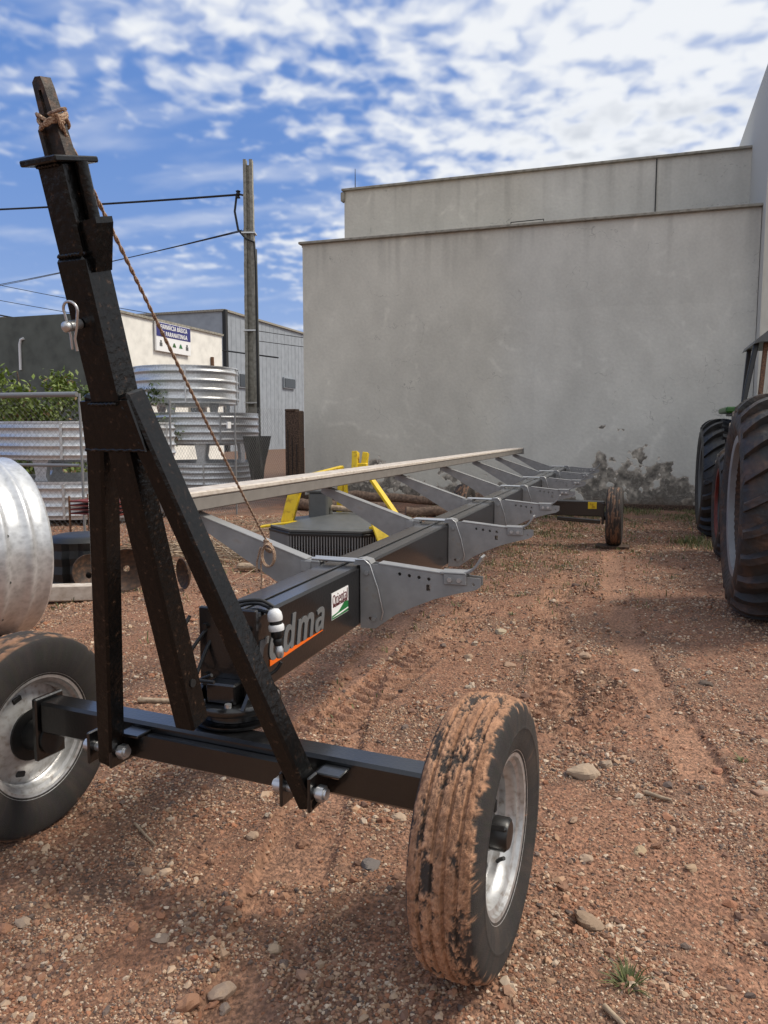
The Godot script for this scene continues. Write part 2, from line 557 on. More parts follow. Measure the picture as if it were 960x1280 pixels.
# ---------------------------------------------------------------- materials
func make_materials() -> void:
	var fine := nbump(3, 0.05, 6.0, 512, 4)
	var soft := ntex(41, 0.008, [[0.0, gr(0.90)], [0.5, gr(0.96)], [1.0, gr(1.0)]])
	M.black = mat(Color(0.05, 0.05, 0.054), 0.34, 0.0, ntex(8, 0.02, [[0.0, gr(0.72)], [0.55, gr(0.86)], [0.78, Color(0.98, 0.93, 0.88)], [1.0, Color(1.0, 0.80, 0.66)]], 512, 5), 2.2, false, fine, 0.10)
	M.black.clearcoat_enabled = true; M.black.clearcoat = 0.8; M.black.clearcoat_roughness = 0.14
	# old black paint, scuffed through to rust and dry mud
	M.worn = mat(Color.WHITE, 0.27, 0.0, ntex(17, 0.014, [[0.0, gr(0.028)], [0.56, gr(0.042)], [0.70, Color(0.07, 0.055, 0.048)], [0.80, Color(0.15, 0.11, 0.085)], [0.90, Color(0.29, 0.225, 0.18)], [1.0, Color(0.38, 0.31, 0.25)]], 1024, 7), 2.4, false, nbump(6, 0.03, 8.0, 512, 5), 0.20)
	M.worn.metallic_specular = 0.42
	M.tip = mat(Color.WHITE, 0.6, 0.0, ntex(19, 0.02, [[0.0, Color(0.07, 0.06, 0.055)], [0.45, Color(0.15, 0.115, 0.09)], [0.7, Color(0.33, 0.235, 0.17)], [1.0, Color(0.50, 0.40, 0.31)]], 256, 5), 5.0, false, fine, 0.3)
	M.darkrust = mat(Color.WHITE, 0.6, 0.2, ntex(20, 0.02, [[0.0, Color(0.13, 0.11, 0.10)], [0.5, Color(0.25, 0.185, 0.145)], [1.0, Color(0.42, 0.30, 0.22)]], 256, 5), 4.0, false, fine, 0.2)
	M.rusty = mat(Color.WHITE, 0.75, 0.0, ntex(18, 0.03, [[0.0, Color(0.20, 0.15, 0.12)], [0.5, Color(0.42, 0.29, 0.20)], [1.0, Color(0.56, 0.44, 0.33)]], 256, 5), 4.0, false, fine, 0.3)
	M.grey = mat(gr(0.565), 0.36, 0.0, ntex(23, 0.010, [[0.0, gr(0.90)], [0.5, gr(0.96)], [0.8, gr(1.0)], [1.0, Color(0.98, 0.95, 0.92)]], 512, 4), 1.6, false, fine, 0.05)
	M.railside_shade = mat(Color(0.52, 0.495, 0.47), 0.6, 0.0, soft, 1.5)  # shade on the side of the rail, put into a darker colour
	M.beige = mat(Color(0.83, 0.80, 0.765), 0.6, 0.0, ntex(24, 0.02, [[0.0, Color(0.74, 0.70, 0.66)], [0.5, Color(0.92, 0.90, 0.88)], [1.0, gr(1.0)]], 512, 5), 1.2, false, fine, 0.12)
	M.galv = mat(Color(0.91, 0.915, 0.92), 0.32, 0.55, ntex(29, 0.03, [[0.0, gr(0.72)], [0.45, gr(0.88)], [1.0, gr(1.0)]], 512, 3, FastNoiseLite.TYPE_CELLULAR), 1.4, false, nbump(30, 0.02, 2.0, 256, 3), 0.12)
	M.zinc = mat(gr(0.78), 0.36, 0.85)
	M.silver = mat(gr(0.80), 0.36, 0.62, ntex(35, 0.02, [[0.0, Color(0.66, 0.60, 0.55)], [0.42, gr(0.90)], [1.0, gr(1.0)]], 512, 5), 3.0)
	M.rubber = mat(gr(0.165), 0.78, 0.0, ntex(36, 0.03, [[0.0, gr(0.75)], [0.6, gr(0.95)], [1.0, Color(1.0, 0.93, 0.86)]], 256, 5), 3.0, false, fine, 0.2)
	M.tyre = mat(Color.WHITE, 0.86, 0.0, null, 1.0, false, nbump(44, 0.09, 12.0, 512, 4), 0.5)
	M.tyre.vertex_color_use_as_albedo = true
	M.tyre.uv1_scale = Vector3.ONE * 6.0
	M.white = mat(Color(0.94, 0.93, 0.90), 0.7, 0.0, soft, 0.3, true)
	M.plastic_white = mat(gr(0.86), 0.35)
	M.plastic_black = mat(gr(0.10), 0.4)
	M.cable = mat(gr(0.10), 0.55)
	M.orange = mat(Color(0.93, 0.42, 0.10), 0.4)
	M.letter = mat(Color(0.40, 0.405, 0.41), 0.5)
	M.sticker = mat(gr(0.92), 0.4)
	M.maroon = mat(Color(0.36, 0.10, 0.13), 0.5)
	M.green = mat(Color(0.10, 0.42, 0.20), 0.5)
	M.yellow = mat(Color(0.90, 0.76, 0.07), 0.45, 0.0, ntex(51, 0.02, [[0.0, Color(0.62, 0.52, 0.40)], [0.35, gr(0.95)], [1.0, gr(1.0)]], 256, 5), 2.0)
	M.deck = mat(Color(0.36, 0.365, 0.36), 0.45, 0.0, soft, 1.5)
	M.rope = mat(Color.WHITE, 0.9, 0.0, ntex(61, 0.08, [[0.0, Color(0.30, 0.17, 0.12)], [0.40, Color(0.48, 0.34, 0.26)], [0.6, Color(0.70, 0.61, 0.52)], [1.0, Color(0.86, 0.80, 0.72)]], 256, 3), 9.0)
	M.wood = mat(Color.WHITE, 0.85, 0.0, ntex(71, 0.02, [[0.0, Color(0.25, 0.20, 0.17)], [0.5, Color(0.42, 0.34, 0.28)], [1.0, Color(0.58, 0.48, 0.40)]], 512, 5), 1.5, false, fine, 0.5)
	M.oldwood = mat(Color.WHITE, 0.9, 0.0, ntex(72, 0.03, [[0.0, Color(0.16, 0.12, 0.10)], [0.5, Color(0.30, 0.235, 0.19)], [1.0, Color(0.45, 0.36, 0.29)]], 512, 5), 1.5, false, fine, 0.6)
	M.stick = mat(Color.WHITE, 0.85, 0.0, ntex(73, 0.03, [[0.0, Color(0.45, 0.38, 0.31)], [1.0, Color(0.78, 0.70, 0.60)]], 256, 4), 3.0)
	M.concrete = mat(Color(0.66, 0.64, 0.59), 0.85, 0.0, ntex(81, 0.02, [[0.0, gr(0.68)], [0.5, gr(0.88)], [1.0, gr(1.0)]], 512, 5), 0.6, false, fine, 0.3)
	M.wire = mat(gr(0.10), 0.6)
	M.mesh_wire = mat(gr(0.55), 0.5, 0.5)
	M.post = mat(Color(0.27, 0.30, 0.28), 0.6)
	M.glass = mat(Color(0.10, 0.12, 0.14), 0.08)
	M.shed = mat(Color(0.60, 0.625, 0.655), 0.55, 0.1, soft, 0.25, true)
	M.greenwall = mat(Color(0.385, 0.40, 0.375), 0.85, 0.0, ntex(83, 0.01, [[0.0, gr(0.78)], [0.5, gr(0.92)], [1.0, gr(1.0)]], 512, 5), 0.2, true)
	M.tan = mat(Color(0.74, 0.64, 0.47), 0.8)
	M.blue = mat(Color(0.145, 0.155, 0.44), 0.5)
	M.stone = mat(Color.WHITE, 0.9, 0.0, ntex(91, 0.03, [[0.0, gr(0.72)], [0.5, gr(0.9)], [1.0, gr(1.0)]], 256, 5), 8.0, false, fine, 0.5)
	M.stone.vertex_color_use_as_albedo = true
	M.leaf = mat(Color.WHITE, 0.6)
	M.leaf.vertex_color_use_as_albedo = true
	M.leaf.backlight_enabled = true; M.leaf.backlight = Color(0.35, 0.42, 0.16)
	M.leaf.cull_mode = BaseMaterial3D.CULL_DISABLED
	M.red = mat(Color(0.46, 0.15, 0.11), 0.55, 0.0, ntex(95, 0.02, [[0.0, Color(0.55, 0.47, 0.42)], [0.5, gr(0.92)], [1.0, gr(1.0)]], 256, 5), 1.5)
	M.tgreen = mat(Color(0.17, 0.36, 0.10), 0.4, 0.0, soft, 2.0)
	M.tyellow = mat(Color(0.82, 0.70, 0.12), 0.5, 0.0, soft, 2.0)

# ---------------------------------------------------------------- ground
func build_ground() -> void:
	var gm := mat(Color.WHITE, 0.95, 0.0, ntex(2, 0.035, [[0.0, gr(0.50)], [0.30, gr(0.70)], [0.55, gr(0.86)], [0.75, gr(1.0)], [1.0, Color(1.0, 0.97, 0.93)]], 1024, 6), 1.1, true, nbump(14, 0.05, 14.0, 1024, 5), 0.8)
	gm.vertex_color_use_as_albedo = true
	var zone := Rect2(-3.3, -5.4, 5.1, 4.8)
	structure("ground", grid(-3.3, 1.8, -5.4, -0.6, 0.015, Rect2()), gm)
	structure("ground", grid(-10.0, 5.0, -15.85, 2.0, 0.05, zone), gm)
	# the far ground: one sheet to the horizon, under the yard
	var mb := MB.new()
	mb.col = Color(0.24, 0.13, 0.08)
	var y := -0.06
	mb.face([Vector3(-600, y, -700), Vector3(500, y, -700), Vector3(500, y, 300), Vector3(-600, y, 300)], Vector3(0, -5, 0))
	structure("ground", mb.mesh(Vector3.ZERO, true), gm)
	build_gravel()

func build_gravel() -> void:
	var meshes := [stone_mesh(1, 0.62, 3, 6), stone_mesh(2, 0.45, 3, 6), stone_mesh(5, 0.75, 3, 6)]
	var pal := [Color(0.31, 0.165, 0.098), Color(0.25, 0.118, 0.068), Color(0.40, 0.265, 0.175), Color(0.50, 0.39, 0.29), Color(0.44, 0.31, 0.21), Color(0.175, 0.098, 0.068), Color(0.30, 0.135, 0.074), Color(0.36, 0.22, 0.135), Color(0.12, 0.085, 0.070), Color(0.28, 0.165, 0.108), Color(0.22, 0.115, 0.074), Color(0.26, 0.135, 0.082)]
	var lists := [[], [], []]
	var tries := 0
	var total := 0
	while total < 330000 and tries < 850000:
		tries += 1
		var d := 1.0 + 13.0 * pow(rng.randf(), 1.9)
		var a := deg_to_rad(18.3 + rng.randf_range(-46.0, 42.0))
		var x := -sin(a) * d
		var z := -cos(a) * d
		if z < -15.6 or z > -0.5: continue
		var f := fine_share(x, z)
		var tr := track_at(Vector2(x, z))
		var clump := gn2.get_noise_2d(x * 0.9 + 70.0, z * 0.9) + 0.5 * gn3.get_noise_2d(x * 0.5, z * 0.5 + 8.0)
		if rng.randf() > 0.38 + 0.62 * smoothstep(-0.22, 0.25, clump): continue
		if rng.randf() < f * 0.74 or rng.randf() < tr.y * 0.95: continue
		var s := 0.0022 + 0.0032 * rng.randf() + 0.0006 * d
		var q := rng.randf()
		s *= 0.85 + 0.45 * smoothstep(-0.2, 0.3, gn2.get_noise_2d(x * 0.6 - 20.0, z * 0.6))
		if q > 0.92: s *= 1.7
		if q > 0.99: s *= 1.6
		var h := ground_height(x, z, tr)
		var bs := Basis.from_euler(Vector3(rng.randf_range(-0.5, 0.5), rng.randf() * TAU, rng.randf_range(-0.5, 0.5))).scaled(Vector3(s * 2.0, s * 2.0, s * 2.0) * Vector3(rng.randf_range(0.7, 1.3), 1.0, rng.randf_range(0.7, 1.2)))
		var col: Color = pal[rng.randi() % pal.size()]
		var br := rng.randf_range(0.75, 1.25)
		lists[rng.randi() % 3].append([Transform3D(bs, Vector3(x, h + s * rng.randf_range(-0.15, 0.22), z)), Color(col.r * br, col.g * br, col.b * br)])
		total += 1
	var gm := mat(Color.WHITE, 0.9)
	gm.vertex_color_use_as_albedo = true
	var lab := ["small rounded brown gravel pebbles scattered over the red dirt yard", "flat chips of reddish gravel scattered over the dirt yard", "chunky pale and dark gravel grains scattered over the dirt yard"]
	for k in 3:
		var mm := MultiMesh.new()
		mm.transform_format = MultiMesh.TRANSFORM_3D
		mm.use_colors = true
		mm.mesh = meshes[k]
		mm.instance_count = lists[k].size()
		for i in lists[k].size():
			mm.set_instance_transform(i, lists[k][i][0])
			mm.set_instance_color(i, lists[k][i][1])
		var o := MultiMeshInstance3D.new()
		o.name = numbered("gravel")
		o.multimesh = mm
		o.material_override = gm
		add_child(o)
		tag(o, lab[k], "gravel", "", "stuff")

# ---------------------------------------------------------------- the grey rendered building behind
func plaster_image(w: int, h: int, wx: float, wy: float, x0: float, peel: bool, sd: int) -> Array:
	var a := FastNoiseLite.new(); a.seed = sd; a.frequency = 0.35; a.fractal_octaves = 4
	var b := FastNoiseLite.new(); b.seed = sd + 1; b.frequency = 1.1; b.fractal_octaves = 4; b.fractal_type = FastNoiseLite.FRACTAL_RIDGED
	var s := FastNoiseLite.new(); s.seed = sd + 2; s.frequency = 1.0; s.fractal_octaves = 3
	var p := FastNoiseLite.new(); p.seed = sd + 3; p.frequency = 1.5; p.fractal_octaves = 5
	var px := PackedByteArray(); px.resize(w * h * 3)
	var hm := PackedByteArray(); hm.resize(w * h)
	for j in h:
		var y := wy * (1.0 - (j + 0.5) / h) - (0.3 if peel else 0.0)
		for i in w:
			var x := x0 + wx * (i + 0.5) / w
			var g := 0.775 + 0.045 * a.get_noise_2d(x, y) + 0.030 * a.get_noise_2d(x * 5.0, y * 3.0) + 0.022 * s.get_noise_2d(x * 14.0, y * 14.0)
			var warm := 0.5 + 0.5 * smoothstep(0.3, -0.8, x + 2.3 + 0.5 * a.get_noise_2d(y, 3.0))
			var vein := smoothstep(0.72, 0.95, b.get_noise_2d(x * 0.8, y * 0.8) * 0.5 + 0.5) * smoothstep(-0.1, 0.4, a.get_noise_2d(x + 20.0, y))
			g += 0.045 * vein
			# hairline cracks
			var ck := absf(p.get_noise_2d(x * 0.42 + 9.0, y * 0.42))
			if ck < 0.0045 and a.get_noise_2d(x * 1.3 - 8.0, y * 1.3) > 0.12: g -= 0.10
			# repainted panel with a straight edge
			if peel and x > -2.05 + 0.012 * s.get_noise_2d(0.0, y * 4.0) and y < 3.9 + 0.06 * s.get_noise_2d(x * 0.8, 5.0): g += 0.014
			# rain streaks under the coping
			var st := smoothstep(0.05, 0.6, s.get_noise_2d(x * 2.6, y * 0.10)) * smoothstep(wy - 1.5 - 0.8 * s.get_noise_2d(x * 1.5, 0.0), wy - (0.3 if peel else 0.0), y + 0.25 * s.get_noise_2d(x * 5.0, y))
			g -= 0.055 * st
			var r := g * (1.0 + 0.016 * warm)
			var gg := g * (0.995 + 0.0 * warm)
			var bb := g * (0.965 - 0.035 * warm)
			var hh := 0.6
			if peel:
				var lim := 0.30 + 0.18 * a.get_noise_2d(x * 2.0, 0.0) + 0.72 * exp(-pow((x - 0.05) / 0.95, 2.0)) + 0.42 * exp(-pow((x + 3.55) / 0.7, 2.0)) + 0.38 * exp(-pow((x + 5.6) / 0.8, 2.0)) + 0.45 * exp(-pow((x + 0.75) / 0.3, 2.0))
				var q := p.get_noise_2d(x, y * 1.1) + 1.05 * (lim - y) / (lim + 0.2) - 0.16 + 0.35 * s.get_noise_2d(x * 3.0, y * 3.0)
				if q > 0.0 and y < lim + 0.55:
					var deep := p.get_noise_2d(x * 3.0 + 11.0, y * 3.0)
					var v := 0.55 + 0.32 * deep + 0.10 * p.get_noise_2d(x * 9.0, y * 9.0)
					if q < 0.045: v = 0.80
					elif q > 0.42 and deep > -0.05: v = 0.40 + 0.2 * deep
					r = v * 1.02; gg = v * 0.97; bb = v * 0.89
					hh = 0.25 + 0.2 * deep
				# splashed earth at the foot
				var mud := smoothstep(0.24 + 0.22 * p.get_noise_2d(x * 2.0 + 50.0, y), 0.0, y)
				r = lerpf(r, 0.36, mud * 0.7); gg = lerpf(gg, 0.30, mud * 0.7); bb = lerpf(bb, 0.25, mud * 0.7)
			var o := (j * w + i) * 3
			px[o] = clampi(int(r * 255.0), 0, 255); px[o + 1] = clampi(int(gg * 255.0), 0, 255); px[o + 2] = clampi(int(bb * 255.0), 0, 255)
			hm[j * w + i] = clampi(int((hh + 0.06 * s.get_noise_2d(x * 9.0, y * 9.0)) * 255.0), 0, 255)
	var im := Image.create_from_data(w, h, false, Image.FORMAT_RGB8, px)
	var hi := Image.create_from_data(w, h, false, Image.FORMAT_L8, hm)
	hi.convert(Image.FORMAT_RGBA8)
	hi.bump_map_to_normal_map(4.0)
	return [ImageTexture.create_from_image(im), ImageTexture.create_from_image(hi)]

func plaster_mat(im: Array) -> StandardMaterial3D:
	var m := StandardMaterial3D.new()
	m.albedo_texture = im[0]
	m.normal_enabled = true; m.normal_texture = im[1]; m.normal_scale = 0.7
	m.roughness = 0.92
	return m

# a wall block: textured face on +Z, plain elsewhere
func wall_block(mb: MB, x0: float, x1: float, y0: float, y1: float, zf: float, zb: float) -> void:
	mb.quad_uv(Vector3(x0, y0, zf), Vector3(x1, y0, zf), Vector3(x1, y1, zf), Vector3(x0, y1, zf))
	var o := Vector3((x0 + x1) * 0.5, (y0 + y1) * 0.5, (zf + zb) * 0.5)
	mb.face([Vector3(x0, y0, zb), Vector3(x0, y0, zf), Vector3(x0, y1, zf), Vector3(x0, y1, zb)], o)
	mb.face([Vector3(x1, y0, zb), Vector3(x1, y0, zf), Vector3(x1, y1, zf), Vector3(x1, y1, zb)], o)
	mb.face([Vector3(x0, y0, zb), Vector3(x1, y0, zb), Vector3(x1, y1, zb), Vector3(x0, y1, zb)], o)
	mb.face([Vector3(x0, y1, zb), Vector3(x1, y1, zb), Vector3(x1, y1, zf), Vector3(x0, y1, zf)], o)

func build_wall() -> void:
	var t := thing("warehouse", "tall windowless grey rendered warehouse with peeling plaster along its foot", "building", Vector3(-2.5, 0, -15.8))
	var m1 := plaster_mat(plaster_image(1000, 600, 9.07, 5.85, -7.11, true, 3))
	var m2 := plaster_mat(plaster_image(512, 128, 8.9, 1.9, -6.9, false, 13))
	var mb := MB.new()
	wall_block(mb, -7.11, 1.96, -0.3, 5.55, -15.8, -17.78)
	part("wall", mb, m1, t)
	mb = MB.new()
	wall_block(mb, -6.90, 2.0, -0.3, 7.22, -17.8, -30.0)
	# the textured quad only covers the part above the lower roof
	mb = MB.new()
	wall_block(mb, -6.90, 2.0, 5.3, 7.22, -17.8, -30.0)
	part("upper_wall", mb, m2, t)
	mb = MB.new()
	wall_block(mb, 1.97, 9.0, -0.3, 8.1, -15.35, -30.0)
	part("end_wall", mb, m2, t)
	# metal copings
	mb = MB.new()
	mb.box(Vector3(-2.575, 5.575, -15.86), Vector3(9.19, 0.05, 0.30), 0.006)
	part("coping", mb, M.concrete, t)
	mb = MB.new()
	mb.box(Vector3(-7.15, 5.573, -16.9), Vector3(0.16, 0.046, 1.75), 0.006)
	part("coping", mb, M.concrete, t)
	mb = MB.new()
	mb.box(Vector3(-2.47, 7.245, -17.87), Vector3(8.96, 0.05, 0.30), 0.006)
	part("coping", mb, M.concrete, t)
	mb = MB.new()
	mb.box(Vector3(-6.93, 7.09, -17.82), Vector3(0.10, 0.22, 0.16), 0.02)
	part("corbel", mb, M.concrete, t)
	mb = MB.new()
	mb.box(Vector3(0.15, 6.42, -17.785), Vector3(0.022, 1.58, 0.03))
	part("joint_strip", mb, M.wire, t)
	mb = MB.new()
	mb.tube([Vector3(-2.6, 5.60, -15.95), Vector3(-2.6, 5.69, -15.95), Vector3(-1.95, 5.70, -15.95), Vector3(-1.95, 5.60, -15.95)], 0.012, 6)
	part("roof_pipe", mb, M.wire, t)
	mb = MB.new()
	mb.tube([Vector3(-6.66, 7.25, -17.9), Vector3(-6.66, 7.75, -17.9)], 0.012, 6, 0.006)
	part("lightning_rod", mb, M.wire, t)
	# dark plinth line at the foot
	mb = MB.new()
	mb.box(Vector3(-2.57, 0.02, -15.77), Vector3(9.06, 0.16, 0.08), 0.015)
	part("plinth", mb, M.oldwood, t)

# ---------------------------------------------------------------- buildings over the street
func text(s: String, size: float, depth := 0.002, bold := true) -> TextMesh:
	var f := SystemFont.new()
	f.font_names = PackedStringArray(["Droid Sans"])
	if bold: f.font_weight = 700
	var tm := TextMesh.new()
	tm.text = s; tm.font = f; tm.font_size = 64; tm.pixel_size = size / 64.0; tm.depth = depth
	return tm

func build_far_buildings() -> void:
	# white building with the blue sign: long side faces +X, green-grey end faces the yard
	var t := thing("white_building", "low white building with a blue and white sign across the street", "building", Vector3(-24.0, 0, -34.0))
	var mb := MB.new()
	var o := Vector3(-28, 3, -34)
	mb.face([Vector3(-20.9, -0.3, -27.5), Vector3(-20.9, -0.3, -36.1), Vector3(-20.9, 6.5, -36.1), Vector3(-20.9, 6.5, -27.5)], o)
	mb.face([Vector3(-38, -0.3, -36.1), Vector3(-20.9, -0.3, -36.1), Vector3(-20.9, 6.5, -36.1), Vector3(-38, 6.5, -36.1)], o)
	mb.face([Vector3(-38, 6.5, -27.5), Vector3(-20.9, 6.5, -27.5), Vector3(-20.9, 6.5, -36.1), Vector3(-38, 6.5, -36.1)], o)
	part("wall", mb, M.white, t)
	mb = MB.new()
	mb.box(Vector3(-29.45, 3.1, -27.46), Vector3(17.1, 6.8, 0.10))
	var gw := part("end_wall", mb, M.greenwall, t)
	gw.set_meta("label", "dull green grey end wall of the white building")
	mb = MB.new()
	mb.box(Vector3(-20.88, 6.53, -31.75), Vector3(0.14, 0.10, 8.8))
	part("coping", mb, M.concrete, t)
	for w in [[-29.0, 2.2, 1.2, 0.9], [-33.6, 2.0, 1.6, 1.6]]:
		mb = MB.new()
		mb.box(Vector3(-20.87, w[1], w[0]), Vector3(0.07, w[3], w[2]))
		var wn := part("window", mb, M.concrete, t)
		mb = MB.new()
		mb.box(Vector3(-20.84, w[1], w[0]), Vector3(0.05, w[3] - 0.16, w[2] - 0.16))
		part("pane", mb, M.glass, wn)
	mb = MB.new()
	mb.tube([Vector3(-20.83, 2.9, -35.0), Vector3(-20.83, 5.3, -35.0)], 0.09, 8)
	part("downpipe", mb, M.rusty, t)
	# white pipe bent down the end wall
	mb = MB.new()
	mb.tube([Vector3(-25.6, 5.55, -27.36), Vector3(-25.75, 5.5, -27.36), Vector3(-25.82, 5.3, -27.36), Vector3(-25.84, 4.2, -27.36)], 0.06, 8)
	part("drain_pipe", mb, M.plastic_white, t)
	# the sign
	t = thing("pharmacy_sign", "blue and white health service sign on the white building", "sign", Vector3(-20.85, 5.2, -31.5))
	mb = MB.new()
	mb.box(Vector3(-20.80, 5.80, -31.5), Vector3(0.10, 1.30, 2.80), 0.01)
	part("board", mb, M.sticker, t)
	mb = MB.new()
	mb.box(Vector3(-20.746, 6.12, -31.5), Vector3(0.012, 0.62, 2.76))
	part("blue_band", mb, M.blue, t)
	for l in [["FARMÁCIA BÁSICA", 6.26, 0.27], ["DE PARANATINGA", 5.96, 0.27]]:
		var lt := put("lettering", text(l[0], l[2], 0.01), M.sticker, t)
		lt.rotation.y = PI / 2
		lt.position = Vector3(-20.732, l[1], -31.5) - t.position
		var wd := (lt.mesh as TextMesh).get_aabb().size.x
		lt.scale = Vector3(2.15 / maxf(wd, 0.1), 1, 1)
	var icons := [M.deck, M.blue, M.tgreen, M.green, M.deck]
	for k in 5:
		mb = MB.new()
		var zc := -30.45 - 0.53 * k
		if k == 1:
			mb.box(Vector3(-20.744, 5.52, zc), Vector3(0.012, 0.24, 0.08)); mb.box(Vector3(-20.742, 5.52, zc), Vector3(0.012, 0.08, 0.24))
		elif k == 2 or k == 3:
			mb.face([Vector3(-20.742, 5.42, zc + 0.15), Vector3(-20.742, 5.42, zc - 0.15), Vector3(-20.742, 5.62, zc - 0.02), Vector3(-20.742, 5.60, zc + 0.06)], Vector3(-30, 5, zc))
		else:
			mb.box(Vector3(-20.744, 5.46, zc), Vector3(0.012, 0.16, 0.20)); mb.box(Vector3(-20.742, 5.60, zc), Vector3(0.012, 0.09, 0.11))
		part("pictogram", mb, icons[k], t)
	# grey sheet metal hall further down the street
	t = thing("grey_hall", "large grey sheet metal hall with small dark windows beyond the white building", "building", Vector3(-40, 0, -70))
	mb = MB.new()
	o = Vector3(-50, 5, -75)
	mb.face([Vector3(-70, -0.3, -54.3), Vector3(-31.2, -0.3, -54.3), Vector3(-31.2, 10.95, -54.3), Vector3(-70, 10.95, -54.3)], o)
	part("gable_wall", mb, M.shed, t)
	mb = MB.new()
	mb.face([Vector3(-31.2, -0.3, -54.3), Vector3(-31.2, -0.3, -100), Vector3(-31.2, 10.95, -100), Vector3(-31.2, 10.95, -54.3)], o)
	for k in 60:
		mb.box(Vector3(-31.195, 5.3, -54.7 - k * 0.75), Vector3(0.018, 11.2, 0.10))
	part("side_wall", mb, M.shed, t)
	mb = MB.new()
	mb.face([Vector3(-70, 10.93, -54.3), Vector3(-31.2, 10.93, -54.3), Vector3(-31.2, 10.93, -100), Vector3(-70, 10.93, -100)], o)
	mb.box(Vector3(-31.15, 10.97, -77), Vector3(0.25, 0.16, 45.6))
	mb.box(Vector3(-50.6, 10.97, -54.25), Vector3(38.9, 0.16, 0.25))
	part("roof", mb, M.concrete, t)
	mb = MB.new()
	mb.box(Vector3(-31.12, 5.4, -54.32), Vector3(0.3, 11.2, 0.34))
	part("corner_trim", mb, M.wire, t)
	for w in [[-57.2, 5.7, 2.0, 1.2], [-65.8, 6.0, 2.4, 1.0], [-55.6, 5.2, 1.0, 2.4]]:
		mb = MB.new()
		mb.box(Vector3(-31.1, w[1], w[0]), Vector3(0.16, w[3], w[2]))
		var wn := part("window", mb, M.shed, t)
		mb = MB.new()
		mb.box(Vector3(-31.0, w[1], w[0]), Vector3(0.06, w[3] - 0.2, w[2] - 0.2))
		part("pane", mb, M.glass, wn)
	# tan gable showing over the white building
	t = thing("tan_building", "tan building whose low roof shows over the green grey end wall", "building", Vector3(-48, 0, -52))
	mb = MB.new()
	mb.t = Transform3D(Basis.IDENTITY, Vector3(0, 0, -52))
	mb.extrude(PackedVector2Array([Vector2(-60, -0.3), Vector2(-41.0, -0.3), Vector2(-41.0, 9.3), Vector2(-50, 10.8), Vector2(-60, 10.8)]), -8.0, 0.0)
	part("wall", mb, M.tan, t)
	mb = MB.new()
	mb.t = Transform3D(Basis.IDENTITY, Vector3(0, 0, -52))
	mb.extrude(PackedVector2Array([Vector2(-60, 10.83), Vector2(-50, 10.83), Vector2(-40.6, 9.25), Vector2(-40.6, 9.4), Vector2(-50, 11.0), Vector2(-60, 11.0)]), -8.2, 0.3)
	part("roof", mb, M.concrete, t)

# ---------------------------------------------------------------- pole and lines
func sag(a: Vector3, b: Vector3, drop: float, cnt := 16) -> Array:
	var p := []
	for i in cnt + 1:
		var s := float(i) / cnt
		p.append(a.lerp(b, s) - Vector3(0, drop * 4.0 * s * (1.0 - s), 0))
	return p

